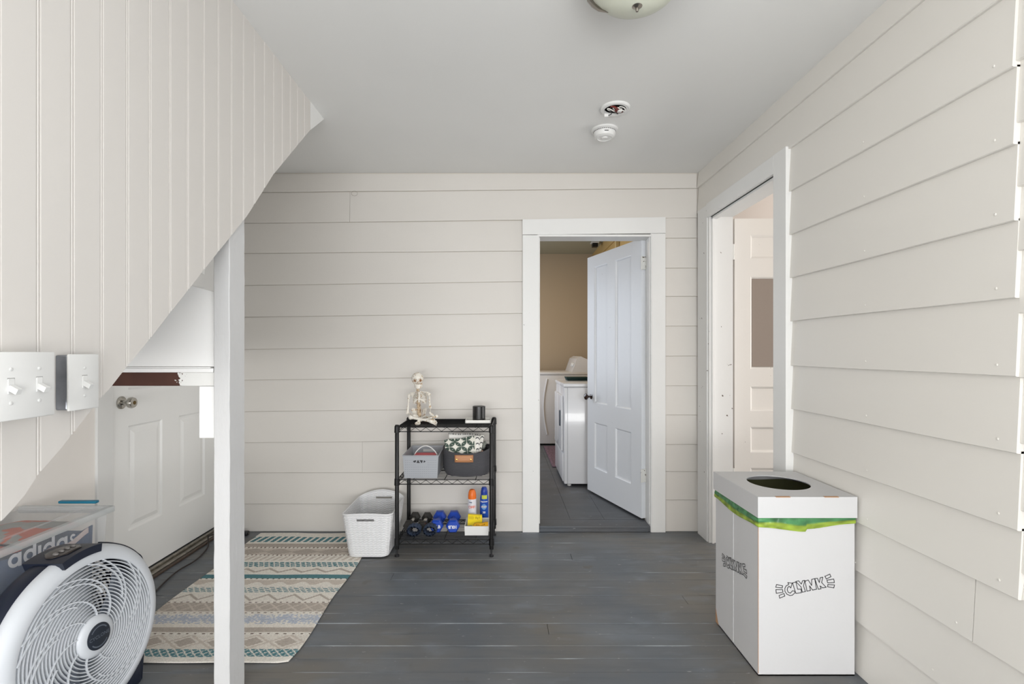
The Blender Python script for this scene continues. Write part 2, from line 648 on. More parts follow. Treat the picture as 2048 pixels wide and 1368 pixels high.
def beam_mat():
    m = pm('beam_brown_wood', '3f231a', .6, bump=.4, bscale=50)
    nt = m.node_tree
    N, L = nt.nodes.new, nt.links.new
    b = nt.nodes['Principled BSDF']
    g = N('ShaderNodeNewGeometry')
    s = N('ShaderNodeSeparateXYZ')
    L(g.outputs['Position'], s.inputs[0])
    n = N('ShaderNodeTexNoise')
    n.inputs['Scale'].default_value = 110
    L(g.outputs['Position'], n.inputs['Vector'])
    ma = N('ShaderNodeMath'); ma.operation = 'MULTIPLY_ADD'
    L(n.outputs[0], ma.inputs[0]); ma.inputs[1].default_value = .10
    L(s.outputs[0], ma.inputs[2])
    mr = N('ShaderNodeMapRange')
    mr.inputs['From Min'].default_value = -1.082; mr.inputs['From Max'].default_value = -1.078
    L(ma.outputs[0], mr.inputs[0])
    n2 = N('ShaderNodeTexNoise'); n2.inputs['Scale'].default_value = 9
    L(g.outputs['Position'], n2.inputs['Vector'])
    mb_ = N('ShaderNodeMix'); mb_.data_type = 'RGBA'
    L(n2.outputs[0], mb_.inputs['Factor'])
    mb_.inputs['A'].default_value = (*lin('2d1611'), 1); mb_.inputs['B'].default_value = (*lin('5a3426'), 1)
    mx = N('ShaderNodeMix'); mx.data_type = 'RGBA'
    L(mr.outputs[0], mx.inputs['Factor'])
    L(mb_.outputs['Result'], mx.inputs['A']); mx.inputs['B'].default_value = (*lin('e6e6e3'), 1)
    L(mx.outputs['Result'], b.inputs['Base Color'])
    return m


part('beam', MB().box(XL, -1.008, 1.75, 1.84, H - .1205, H - .0735, .002), beam_mat(), pn, label='rough brown timber with white paint on its right end')
part('cleat', MB().box(-1.062, -1.003, 1.750, 1.79, H - .303, H - .1215, .002), PANM, pn)


def wobble_post():
    mb = MB()
    nz_ = 60
    x0, x1, y0_, y1_ = -1.0015, -.9465, 1.733, 1.836
    c = .0025
    loop = [(x0 + c, y0_), (x1 - c, y0_), (x1, y0_ + c), (x1, y1_ - c), (x1 - c, y1_), (x0 + c, y1_), (x0, y1_ - c), (x0, y0_ + c)]
    vs, fs = [], []
    for i in range(nz_ + 1):
        z = (H + .80) * i / nz_
        for q, (a, b) in enumerate(loop):
            d = .0011 * mn.noise(Vector((a * 40, b * 40, z * 22)))
            vs.append((a + d, b + d, z))
    for i in range(nz_):
        for q in range(8):
            fs.append((i * 8 + q, i * 8 + (q + 1) % 8, (i + 1) * 8 + (q + 1) % 8, (i + 1) * 8 + q))
    fs += [tuple(range(7, -1, -1)), tuple(nz_ * 8 + q for q in range(8))]
    return mb.add(vs, fs)


struct('trim_post', wobble_post(), POSTM, label='rough white painted wooden post carrying the stair')

# ------------------------------------------------------------ far doorway casing, jamb, threshold
c = struct('trim_1', loc=(.62, YB, 0), label='white casing around the far doorway')
yf = YB - .016
part('casing_side', MB().box(.136, .248, yf, YB + .014, 0, Zb(471), .002), TRIMCHIP, c)
part('casing_side', MB().box(1.0095, 1.104, yf, YB + .014, 0, Zb(468), .002), TRIM, c)
part('casing_head', MB().poly([(.136, yf, Zb(470.3)), (1.104, yf, Zb(467.3)), (1.104, yf, Zb(435.5)), (.136, yf, Zb(440))], (0, .03, 0)), TRIM, c)
part('jamb', MB().box(.236, .2485, YB - .008, YB + .135, 0, OZT + .02), TRIM, c)
part('jamb', MB().box(1.0055, 1.018, YB - .010, YB + .135, 0, OZT + .02), TRIM, c)
part('jamb_head', MB().box(.2485, 1.006, YB - .008, YB + .135, Zb(473) - .002, Zb(473) + .012), TRIM, c)
part('door_stop', MB().box(.999, 1.0052, YB + .004, YB + .050, .05, OZT - .02, .002), TRIM, c)
part('door_stop', MB().box(.2485, .2555, YB + .012, YB + .085, .05, OZT - .02, .002), TRIM, c)
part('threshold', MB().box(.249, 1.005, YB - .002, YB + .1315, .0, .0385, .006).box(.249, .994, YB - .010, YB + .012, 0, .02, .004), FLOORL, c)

# ------------------------------------------------------------ laundry room beyond
LF = .038
LYB = 7.28
lfl = struct('floor_laundry', MB().box(-1.2, 1.35, YB + .132, LYB, -.1, LF - .016), pm('dark_gap', '1b1c1e'))
x = -1.2
i = 0
while x < 1.33:
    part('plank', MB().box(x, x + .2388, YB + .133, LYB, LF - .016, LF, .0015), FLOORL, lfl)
    x += .24
TAN = pm('laundry_wall_paint', 'b7a58c', .6, bump=.1)
struct('wall_laundry_back', MB().box(-1.3, 1.45, LYB, LYB + .1, 0, 2.9), TAN)
lw = struct('wall_laundry_left', MB().box(-1.3, -1.2, YB + .13, LYB, 0, 2.9), TAN)
lwr = struct('wall_laundry_right', MB().box(1.31, 1.345, YB + .132, LYB, 0, 2.9), pm('laundry_clapboard', 'c2a46c', .6))
for i in range(14):
    part('siding_board', MB().poly([(1.31, YB + .133, .04 + i * .19), (1.296, YB + .133, .04 + i * .19), (1.306, YB + .133, .225 + i * .19), (1.31, YB + .133, .225 + i * .19)], (0, 3.4, 0)), pm('laundry_clapboard', 'c2a46c'), lwr)
struct('ceiling_laundry', MB().box(-1.3, 1.4, YB + .13, LYB + .1, H + 1.42, H + 1.5), pm('laundry_ceiling', 'aaa997', .7))
struct('trim_laundry_corner', MB().box(1.26, 1.296, 5.55, 5.60, H + .4, H + 1.42), pm('cream_trim', 'cdb98a', .5))
cb = thing('ceiling_fixture', 'tiny black box fixture on the laundry room ceiling', 'fixture', (1.20, 6.5, H + 1.36))
part('body', MB().box(1.165, 1.235, 6.46, 6.54, H + 1.355, H + 1.405, .006), pm('black_plastic', '17181a', .4), cb)
part('base', MB().box(1.15, 1.25, 6.45, 6.55, H + 1.405, H + 1.42, .003), PLAST, cb)


def machine(name, label, M, dims, mat, extra):
    """front looks along local -X, the side at local y=0 looks to the camera"""
    dx, dy, dz = dims
    t = thing(name, label, 'appliance', (0, 0, 0), M=M)
    part('body', MB().box(0, dx, 0, dy, .02, dz - .035, .008), mat, t, 40, local=True)
    part('top', MB().box(-.008, dx + .0, -.006, dy + .006, dz - .034, dz, .008), mat, t, 40, local=True)
    for a, b in ((.05, .04), (.05, dy - .05), (dx - .05, .04), (dx - .05, dy - .05)):
        part('foot', MB().lathe([(.018, 0), (.018, .012), (.010, .014), (.010, .025)], 12, Matrix.Translation((a, b, 0))), PLAST, t, 40, local=True)
    extra(t, dx, dy, dz, mat)
    return t


ENAM = pm('white_enamel', 'e6e7ea', .18, coat=.3)


def dryer_x(t, dx, dy, dz, mat):
    part('side_seam', MB().box(.028, .0305, -.0006, .002, .02, dz - .036), pm('seam_grey', '50545c', .6), t, local=True)
    d = part('door', MB().box(-.022, -.001, .06, dy - .06, .30, dz - .11, .009), mat, t, 40, local=True)
    part('handle', MB().box(-.034, -.022, .08, .12, .52, .66, .005), pm('grey_plastic', '5a626c', .4), d, 40, local=True)
    part('lower_panel', MB().box(-.012, -.001, .02, dy - .02, .04, .285, .006), mat, t, 40, local=True)
    part('console', MB().poly([(dx - .16, .0, dz), (dx - .11, .0, dz + .13), (dx - .06, 0, dz + .16), (dx - .0, 0, dz + .15), (dx - .0, 0, dz)], (0, dy, 0)), mat, t, local=True)


machine('dryer', 'white clothes dryer half hidden by the open panel door', Matrix.Translation((.543, 4.40, LF)), (.66, .66, .905), ENAM, dryer_x)


def washer_x(t, dx, dy, dz, mat):
    # embossed curved ridge on the side facing the room door
    pts_ = [(.345 - .045 * math.sin(PI * u), -.002, .14 + .70 * u) for u in [i / 16 for i in range(17)]]
    part('side_ridge', MB().tube(pts_, .012, 8), mat, t, 40, local=True)
    c_ = part('console', MB().poly([(dx - .20, .0, dz), (dx - .14, .0, dz + .17), (dx - .09, 0, dz + .20), (dx - .0, 0, dz + .16), (dx - .0, 0, dz)], (0, dy, 0)), mat, t, local=True)
    Mk = Matrix.Translation((dx - .172, .10, dz + .09)) @ Matrix.Rotation(-1.24, 4, 'Y')
    part('knob', MB().lathe([(.030, 0), (.026, .03), (.0, .032)], 16, Mk), PLAST, c_, 40, local=True)
    part('dial_mark', MB().box(dx - .174, dx - .150, .17, .185, dz + .05, dz + .12), pm('mark_grey', '4a4e52'), c_, local=True)


machine('washer', 'white washing machine behind the dryer with its rear control console', Matrix.Translation((.22, 6.32, LF)), (.86, .68, .925), pm('washer_enamel', 'd4d3d3', .3), washer_x)
db = thing('folded_cloth', 'dark green folded cloth on the dryer top', 'cloth', (.72, 4.9, LF + .905))
for i in range(3):
    part('fold', MB().box(.625 - .004 * i, .84, 4.82, 4.98 + .01 * i, LF + .906 + .011 * i, LF + .916 + .011 * i, .004), pm('dark_green_cloth', '10302e', .7), db, 40)
rgm = pm('mauve_rug', '6a5560', .95, bump=1, bscale=200, var=.5, vscale=60)
mbr = MB()
part('bath_rug', MB().grid(20, 60, lambda u, v: (.512 + .6 * u, 5.12 + 1.12 * v, LF + .006 + .003 * math.sin(v * 190) * math.cos(u * 30))), rgm, None, 60, label='small mauve woven rug on the laundry floor by the machines', cat='rug', solid=.006)

# ------------------------------------------------------------ laundry door leaf (door_1)
DP = pm('blue_white_door_paint', 'dcdfe3', .36, bump=.3, bscale=30, spots='7d7466', thr=.77, sscale=30)
ang = math.atan2(.745, -.2525)
DM = Matrix.Translation((.976, 3.51, 0)) @ Matrix.Rotation(ang, 4, 'Z')     # local x along the leaf, local -y? face below
door1 = thing('door_1', 'white four-panel door standing open into the laundry room', None, (0, 0, 0), M=DM, kind='structure')


def panel_leaf(t, wd, z0, z1, panels, th, mat, side=1, bev=.012, rec=.012, raised=False):
    """leaf in local x 0..wd; front face at y=0 (normal toward side*y), panels as recessed fields"""
    xs = sorted({0, wd} | {p[0] for p in panels} | {p[1] for p in panels})
    zs = sorted({z0, z1} | {p[2] for p in panels} | {p[3] for p in panels})
    fr = MB()
    for a, b in zip(xs, xs[1:]):
        for c_, d in zip(zs, zs[1:]):
            if not any(p[0] <= a and b <= p[1] and p[2] <= c_ and d <= p[3] for p in panels):
                fr.box(a, b, 0, -side * th, c_, d)
    bm = bmesh.new()
    bv = [bm.verts.new(v) for v in fr.v]
    for f in fr.f: bm.faces.new([bv[i] for i in f])
    bmesh.ops.remove_doubles(bm, verts=bm.verts[:], dist=1e-5)
    # drop inner doubled faces
    seen = {}
    for f in bm.faces[:]:
        k_ = tuple(sorted(v.index for v in f.verts))
    bm.verts.index_update()
    for f in bm.faces[:]:
        k_ = tuple(sorted(v.index for v in f.verts))
        seen.setdefault(k_, []).append(f)
    dead = [f for fs_ in seen.values() if len(fs_) > 1 for f in fs_]
    bmesh.ops.delete(bm, geom=dead, context='FACES_ONLY')
    part('frame', MB().bm(bm), mat, t, local=True)
    for p in panels:
        a, b, c_, d = p
        mb = MB()
        o_ = 1e-4
        rr = [(0, 0), (bev * .45, rec * .25), (bev, rec)]
        if raised:
            rr = [(0, 0), (.010, .008), (.022, .008), (.045, .001)]
        vs, fs = [], []
        for ins, dep in rr:
            vs += [(a + ins, -side * (dep + o_), c_ + ins), (b - ins, -side * (dep + o_), c_ + ins), (b - ins, -side * (dep + o_), d - ins), (a + ins, -side * (dep + o_), d - ins)]
        for q in range(len(rr) - 1):
            for e in range(4):
                fs.append((q * 4 + e, q * 4 + (e + 1) % 4, q * 4 + 4 + (e + 1) % 4, q * 4 + 4 + e))
        q = (len(rr) - 1) * 4
        fs.append((q, q + 1, q + 2, q + 3))
        nb = len(vs)
        vs += [(a, -side * (th - rec), c_), (b, -side * (th - rec), c_), (b, -side * (th - rec), d), (a, -side * (th - rec), d)]
        fs.append((nb + 3, nb + 2, nb + 1, nb))
        fs += [(0, 3, nb + 3, nb), (1, nb + 1, nb + 2, 2), (0, nb, nb + 1, 1), (3, 2, nb + 2, nb + 3)]
        mb.add(vs, fs)
        part('panel', mb, mat, t, local=True)


# face that the camera sees has normal (-.947,-.321) = local +y direction
LW = .787
pz = [(H - .425, H + .700), (H - .963, H - .585)]
px_ = [(.166 * LW, .443 * LW), (.589 * LW, .853 * LW)]
panel_leaf(door1, LW, H - 1.172, H + .795, [(a, b, c_, d) for a, b in px_ for c_, d in pz], .036, DP, 1)
for zc in (H + .62, H - .87):
    part('hinge', MB().box(-.014, .0, -.034, .001, zc - .045, zc + .045, .001).lathe([(.006, -.047), (.006, .047)], 10, Matrix.Translation((-.010, .006, zc))), pm('painted_hinge', 'dcdcd8', .4, spots='6b6258', thr=.6), door1, 40, local=True)
Mk = Matrix.Translation((.722, 0, H - .378)) @ Matrix.Rotation(-PI / 2, 4, 'X')
kn = part('door_knob', MB().lathe([(.022, 0), (.022, .003), (.008, .006), (.008, .028), (.020, .036), (.027, .046), (.025, .056), (.012, .063), (.0001, .064)], 20, Mk), pm('brown_porcelain', '2b1a16', .15, coat=.5), door1, 40, local=True, label='dark brown ceramic knob')

# ------------------------------------------------------------ side doorway (right wall), room and door_2
c = struct('trim_2', loc=(1.33, 2.8, 0), label='white casing around the doorway in the right wall')
xf = 1.312
part('casing_side', MB().box(xf, 1.35, CY0, DY0, 0, H + .951, .002), TRIM, c)
part('casing_side', MB().box(xf + .004, 1.35, DY1 + .02, CY1, 0, H + .945, .002), TRIMCHIP, c)
part('casing_head', MB().box(xf, 1.35, DY0, DY1 + .02, H + .862, H + .951, .002), TRIM, c)
part('jamb', MB().box(1.33, 1.475, DY0 - .012, DY0, 0, DZT), TRIM, c)
part('jamb', MB().box(1.322, 1.475, DY1, DY1 + .02, 0, DZT), TRIMCHIP, c)
part('door_stop', MB().box(1.338, 1.352, DY1 - .012, DY1, 0, DZT, .001), TRIM, c)
part('jamb_head', MB().box(1.33, 1.475, DY0, DY1, DZT, DZT + .02), TRIM, c)
part('door_stop', MB().box(1.338, 1.375, DY0, DY1, DZT - .014, DZT, .001), TRIM, c)
PINK = pm('side_room_paint', 'dbd2cb', .6, bump=.1)
struct('floor_side_room', MB().box(1.47, 3.6, 1.5, 4.1, -.1, .0), FLOORM)
struct('wall_side_back', MB().box(1.47, 3.6, 3.62, 3.7, 0, 2.7), PINK)
struct('wall_side_right', MB().box(3.6, 3.7, 1.5, 3.7, 0, 2.7), PINK)
struct('wall_side_near', MB().box(1.475, 3.7, 1.4, 1.5, 0, 2.7), PINK)
struct('ceiling_side_room', MB().box(1.47, 3.7, 1.4, 3.7, 2.6, 2.7), CEIL)
D2 = Matrix.Translation((1.497, 3.215, 0))
door2 = thing('door_2', 'white door with a glass pane standing open in the side room', None, (0, 0, 0), M=D2, kind='structure')
W2 = .76


def rz(py): return H - (py - 703) * 3.215 / 1000


gl = (.098, W2 - .11, rz(738), rz(553))
rows2 = [(rz(517), rz(470)), (rz(822), rz(773)), (rz(905), rz(854)), (rz(985), rz(936)), (rz(1055), rz(1015))]
CRD = pm('cream_door_paint', 'e4e1dc', .38, bump=.25, bscale=30, spots='6d6258', thr=.76, sscale=30)
panel_leaf(door2, W2, .012, H + .855, [(.098, W2 - .11, a, b) for a, b in rows2] + [gl], .04, CRD, -1, rec=.014, bev=.014)
part('glass_pane', MB().box(gl[0] + .014, gl[1] - .014, .0105, .0135, gl[2] + .014, gl[3] - .014), pm('dark_glass', '8b7f75', .08, coat=.5), door2, local=True, label='dull taupe glass pane')
part('edge_strip', MB().box(-.004, 0.0, .0, .04, .012, H + .855), CRD, door2, local=True)
for zc in (H + .64, H - .8):
    part('hinge', MB().lathe([(.007, -.05), (.007, .05)], 10, Matrix.Translation((-.013, -.002, zc))).box(-.024, -.004, 0, .003, zc - .05, zc + .05), pm('painted_hinge', 'dcdcd8'), door2, 40, local=True)

# ------------------------------------------------------------ exterior door on the left wall (door_3)
D3 = Matrix.Translation((XL, 0, 0)) @ Matrix.Rotation(PI / 2, 4, 'Z')     # local x = world y, local -y = room side (+X)
door3 = thing('door_3', 'white six-panel steel door under the stair', None, (0, 0, 0), M=D3, kind='structure')
STL = pm('white_steel_door', 'f0f0ee', .38, bump=.05)
E3 = {}
fm = thing('trim_3', None, None, (0, 0, 0), M=D3 @ Matrix.Translation((2.49, 0, 0)), kind='structure')
fm['label'] = 'white frame of the steel door under the stair'
fo = 2.49
part('jamb', MB().box(2.396 - fo, 2.498 - fo, -.012, .10, 0, 2.07, .002), TRIM, fm, local=True)
part('jamb_head', MB().box(2.498 - fo, YB - fo, -.012, .10, 2.045, 2.10, .002), TRIM, fm, local=True)
pl = []
for a, b in ((2.61, 2.87), (3.02, 3.28)):
    for c_, d in ((H - .938, H - .388), (H - .20, H + .42), (H + .50, H + .70)):
        pl.append((a - 2.5, b - 2.5, c_, d))
D3b = thing('leaf_dummy', None, None, (0, 0, 0)) if False else None
door3.matrix_world = D3 @ Matrix.Translation((2.5, 0, 0))
WM[door3.name] = door3.matrix_world.copy()
panel_leaf(door3, .895, .035, 2.043, pl, .042, STL, -1, raised=True)
Mk = Matrix.Translation((.06, 0, H - .262)) @ Matrix.Rotation(PI / 2, 4, 'X')
kn = part('door_knob', MB().lathe([(.033, 0), (.032, .006), (.024, .012), (.013, .014), (.011, .030), (.016, .036), (.027, .044), (.029, .056), (.025, .066), (.012, .069), (.0001, .069)], 28, Mk), pm('worn_chrome', 'b8b5ae', .18, metal=1), door3, 40, local=True, label='round polished metal knob')
part('keyhole', MB().lathe([(.010, .068), (.010, .0705), (.0001, .0705)], 16, Mk), pm('brass_dark', '6d5a3a', .3, metal=1), kn, 40, local=True)
part('sill', MB().box(-.02, .895, -.055, .04, 0, .018, .003).box(-.01, .895, -.025, .0, .018, .031, .003), pm('worn_aluminium', '9a958c', .35, metal=.9, var=.25, vscale=30), door3, local=True, label='worn metal door sill')
part('sweep', MB().box(0, .895, -.004, .03, .030, .036), pm('dark_gap', '1b1c1e'), door3, local=True)
sc_ = thing('trim_4', 'brown wooden strip along the sill of the steel door', None, (XL + .07, 2.9, 0), kind='structure')
part('strip', MB().box(XL + .056, XL + .075, 2.5, YB - .01, 0, .012, .003), pm('dark_brown_wood', '4a3d33', .5, bump=.3), sc_)

# ------------------------------------------------------------ ceiling lamp
lx, ly = .42, 1.56
lamp = thing('ceiling_lamp', 'frosted glass bowl ceiling lamp with nickel finial', 'lamp', (lx, ly, ZC))
T = Matrix.Translation((lx, ly, 0))
bz = H + 1.075
part('shade', MB().lathe([(.0001, bz), (.04, bz + .004), (.08, bz + .016), (.115, bz + .037), (.142, bz + .068), (.155, bz + .098), (.152, bz + .098), (.138, bz + .068), (.112, bz + .040), (.078, bz + .020), (.04, bz + .008), (.0001, bz + .004)], 48, T), pm('frosted_glass', 'd3d6c6', .35, trans=0, coat=.2), lamp, 40)
part('base', MB().lathe([(.165, ZC), (.165, ZC - .022), (.158, ZC - .032), (.10, ZC - .036)], 48, T), NICK, lamp, 40)
fin = part('finial', MB().lathe([(.0001, bz - .016), (.004, bz - .015), (.0055, bz - .009), (.0045, bz - .004), (.010, bz - .001), (.017, bz + .002), (.020, bz + .005), (.019, bz + .008), (.0001, bz + .010)], 24, T), NICK, lamp, 40)
for q in range(2):
    a = math.radians(143 + 180 * q)
    pts_ = []
    for (r, z) in ((.166, ZC - .02), (.163, bz + .090), (.150, bz + .070), (.128, bz + .044), (.098, bz + .022)):
        pts_.append((lx + r * math.cos(a), ly + r * math.sin(a), z))
    part('bracket', MB().tube(pts_, [.010, .010, .009, .006, .001], 8), NICK, lamp, 40)

# ------------------------------------------------------------ detectors
sd = thing('detector_mount', 'open round detector base on ceiling with loose wires', 'detector', (.563, 2.50, ZC))
T = Matrix.Translation((.563, 2.50, ZC))
part('ring', MB().lathe([(.073, 0), (.073, -.006), (.068, -.011), (.054, -.011), (.052, -.004), (.052, 0)], 40, T), PLAST, sd, 35)
part('plate', MB().lathe([(.052, -.0005), (.0001, -.0005)], 32, T), pm('box_dark', '3a3431', .7), sd)
wc = [('6a2520', .02, .01), ('e8e6e0', -.02, -.005), ('1d1d1d', .0, .02), ('7a3028', -.005, -.02), ('e8e6e0', .03, -.012)]
for i, (col, a, b) in enumerate(wc):
    pts_ = [(.563 + a + .022 * math.cos(t_ * 2.2 + i), 2.50 + b + .016 * math.sin(t_ * 3 + i), ZC - .006 - .008 * math.sin(t_)) for t_ in [q * .25 for q in range(13)]]
    part('wire', MB().tube(pts_, .0028, 6), pm('wire_' + col, col, .4), sd, 40)
part('connector', MB().box(.575, .597, 2.49, 2.51, ZC - .020, ZC - .006, .002), PLAST, sd)
dl = [(.555, 2.44 + .06, ZC - .008), (.548, 2.54, ZC - .030), (.545, 2.58, ZC - .040), (.530, 2.60, ZC - .030)]
part('wire', MB().tube([W(1221, 208, 2.49), W(1226, 220, 2.50), W(1222, 229, 2.51), W(1216, 231, 2.51)], .0022, 6), pm('wire_1d1d1d', '1d1d1d'), sd, 40)
part('connector', MB().box(*[v for v in (W(1208, 0, 2.51).x, W(1216, 0, 2.51).x, 2.50, 2.512, W(0, 235, 2.51).z, W(0, 229, 2.51).z)], .001), PLAST, sd)

sm = thing('smoke_detector', 'round white smoke detector mounted whole on the ceiling', 'detector', (.56, 2.745, ZC))
T = Matrix.Translation((.56, 2.745, ZC))
part('base', MB().lathe([(.072, 0), (.072, -.008), (.066, -.012), (.0001, -.012)], 40, T), PLAST, sm, 35)
bd = part('cover', MB().lathe([(.055, -.0125), (.060, -.014), (.060, -.028), (.053, -.042), (.040, -.048), (.038, -.045), (.018, -.045), (.016, -.050), (.0001, -.050)], 40, T), PLAST, sm, 35)
sl = MB()
for q in range(36):
    a = 2 * PI * q / 36
    sl.box(.0595, .0605, -.003, .003, -.018, -.0145, M=T @ Matrix.Rotation(a, 4, 'Z'))
part('vent_slots', sl, pm('slot_dark', '3c3c3c'), bd)
part('label_mark', MB().box(-.012, .010, -.0600, -.0590, -.031, -.027, M=T), pm('slot_dark', '3c3c3c'), bd)

# ------------------------------------------------------------ switches on the beadboard
SWP = pm('switch_plastic', 'd6d6d4', .35)


def toggle_plate(t, X, yc, zc, wd, hh, ys, face_t=.006):
    p = part('cover_plate', MB().box(X - face_t, X, yc - wd / 2, yc + wd / 2, zc - hh / 2, zc + hh / 2, .0025), SWP, t, 40)
    for yy in ys:
        part('toggle_slot', MB().box(X - .001, X + .0012, yy - .0060, yy + .0060, zc - .0135, zc + .0135, .0008), SWP, p)
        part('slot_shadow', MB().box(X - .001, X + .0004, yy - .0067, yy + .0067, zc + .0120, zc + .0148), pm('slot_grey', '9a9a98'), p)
        M = Matrix.Translation((X, yy, zc - .002)) @ Matrix.Rotation(math.radians(28), 4, 'Y')
        part('toggle', MB().poly([M @ Vector(q) for q in ((0, -.0048, -.005), (0, .0048, -.005), (0, .0048, .005), (0, -.0048, .005))], (.017 * math.cos(.5), 0, -.017 * math.sin(.5))), SWP, t, 40)
        for s in (-1, 1):
            part('screw', MB().lathe([(.0034, -.0005), (.0034, .0008), (.0022, .0016), (.0001, .0016)], 12, Matrix.Translation((X, yy, zc + s * .030)) @ Matrix.Rotation(PI / 2, 4, 'Y')).box(X + .0012, X + .0019, yy - .0024, yy + .0024, zc + s * .030 - .0003, zc + s * .030 + .0003), pm('screw_paint', 'cfcfcd', .4), p, 40)


s2 = thing('light_switch', 'large white double toggle light switch at left frame edge', 'switch', (XS, .91, H - .06))
part('box', MB().box(XS, -.8735, .857, .967, H - .119, H - .004, .003), SWP, s2)
toggle_plate(s2, -.868, .912, H - .0615, .116, .122, (.883, .937))
s1 = thing('light_switch', 'small white single toggle switch on a bare metal box', 'switch', (XS, 1.083, H - .06))
part('box', MB().box(XS, -.9108, 1.046, 1.120, H - .1235, H - .0075, .003), pm('galvanised_box', '8a8d93', .35, metal=.9, var=.2, vscale=25), s1, label='galvanised steel box')
toggle_plate(s1, -.905, 1.083, H - .0655, .078, .120, (1.083,))

# ------------------------------------------------------------ rug
CR, TP, TL, BG = lin('e0dbd2'), lin('b3a99f'), lin('5a8288'), lin('b4bac6')
DKD = lin('7c6f66')
TP2 = lin('c8beb3')


def rug_color(u, v, y_, x_):
    py = 703 + H * 1000 / y_
    a = x_ * 1.0
    fr = lambda s: (s % 1.0)
    tri = lambda s: abs(2 * fr(s) - 1)
    if py > 1318 or py < 1076.5: return CR
    if py > 1302.5:
        t = (1318 - py) / 15.5
        k1 = fr(a / .034 + t * 1.5); k2 = fr(a / .034 - t * 1.5)
        return CR if (k1 < .17 or k2 < .13 or (abs(tri(a / .034) - .5) < .10 and abs(t - .5) < .10)) else TL
    if py > 1274:
        t = (1302.5 - py) / 28.5
        d = tri(a / .14) * .5 + abs(t - .5)
        k_ = .5 + .5 * math.sin(d * 34)
        return TP if d < .34 else (TP2 if .44 < d < .56 else (CR if (y_ * 160 + x_ * 90) % 1 < .7 else TP2))
    if py > 1269: return DKD if (fr(a / .035) < .35 and 1270.5 < py < 1272.2) else CR
    if py > 1259: return TP
    if py > 1252: return CR
    if py > 1232:
        t = (1252 - py) / 20
        s = mn.noise(Vector((x_ * 90, y_ * 130, 1)))
        e = math.sin(a * 2 * PI / .12) * .12
        return BG if s + .42 - abs(t - .5 + e) * 1.1 > 0 else CR
    if py > 1227: return DKD if (fr(a / .03) < .4 and 1228.5 < py < 1230) else CR
    if py > 1210:
        t = (1227 - py) / 17
        d = abs(tri(a / .16) - t)
        d2 = abs(tri(a / .16 + .5) - t)
        return TP2 if d < .08 or d2 < .08 else TP
    if py > 1206: return DKD if (fr(a / .03) < .4 and 1207.5 < py < 1209) else CR
    if py > 1190:
        t = (1206 - py) / 16
        return TP if abs(tri(a / .13) * .7 + .15 - t) < .10 else CR
    if py > 1187.5: return CR
    if py > 1178:
        t = (1187.5 - py) / 9.5
        k1 = fr(a / .03 + t * 1.2); k2 = fr(t * 3.1 + .18 * math.sin(a * 2 * PI / .05))
        return TL if (k2 < .50 and k1 > .22) else CR
    if py > 1174: return CR
    if py > 1163.5:
        t = (1174 - py) / 10.5
        return TP2 if t > .35 + .3 * math.sin(a * 2 * PI / .12) else CR
    if py > 1160.5: return DKD if (fr(a / .03) < .35 and py < 1162) else CR
    if py > 1152.7: return TL
    if py > 1150: return CR
    if py > 1138.5:
        t = (1150 - py) / 11.5
        return TP if abs(tri(a / .13) * .6 + .2 - t) < .13 else CR
    if py > 1137: return CR
    if py > 1127.5:
        t = (1137 - py) / 9.5
        k1 = fr(a / .03 + t); k2 = fr(t * 3 + .15 * math.sin(a * 2 * PI / .045))
        return CR if (k1 < .2 or k2 < .26) else TL
    if py > 1124: return CR
    if py > 1115.5: return TP2 if fr(a / .04 + (py - 1115) / 14) < .5 else CR
    if py > 1112.5: return DKD if (fr(a / .025) < .35 and py < 1114.3) else CR
    if py > 1100:
        t = (1112.5 - py) / 12.5
        d = tri(a / .16) * .5 + abs(t - .5)
        return TP if d < .55 else TP2
    if py > 1097: return DKD if (fr(a / .025) < .35 and py < 1099) else CR
    if py > 1090: return TP
    if py > 1087: return CR
    return TL if fr(a / .042 + (py - 1077) / 26) < .60 else CR


RX0, RX1, RY0, RY1 = -1.622, -.835, 1.96, 3.35


def rugP(u, v):
    y_ = RY0 + (RY1 - RY0) * v
    x_ = RX0 + (RX1 - RX0) * u
    e = .006 * math.sin(v * 13) * (1 if u > .5 else .8)
    x_ += e * (abs(u - .5) * 2) ** 4
    y_ += .006 * math.sin(u * 9) * (1 if v > .9 else .2)
    z = .0065 + .0022 * mn.noise(Vector((x_ * 5, y_ * 5, 0))) + .0008 * math.sin(y_ * 700)
    cc = max(0, u - .94) * max(0, .06 - v)
    return (x_ - cc * 2.2, y_ + cc * 2.2, z)


RUGM = pm('woven_rug', 'd6d0c6', .95, attr='print', bump=.9, bscale=260, var=.13, vscale=150, spec=.1)
rug = color_grid('rug', 230, 620, rugP, lambda u, v: rug_color(u, v, RY0 + (RY1 - RY0) * v, RX0 + (RX1 - RX0) * u), None, RUGM, label='cream woven rug with teal and taupe patterned stripes', cat='rug', solid=.005, smooth=60)

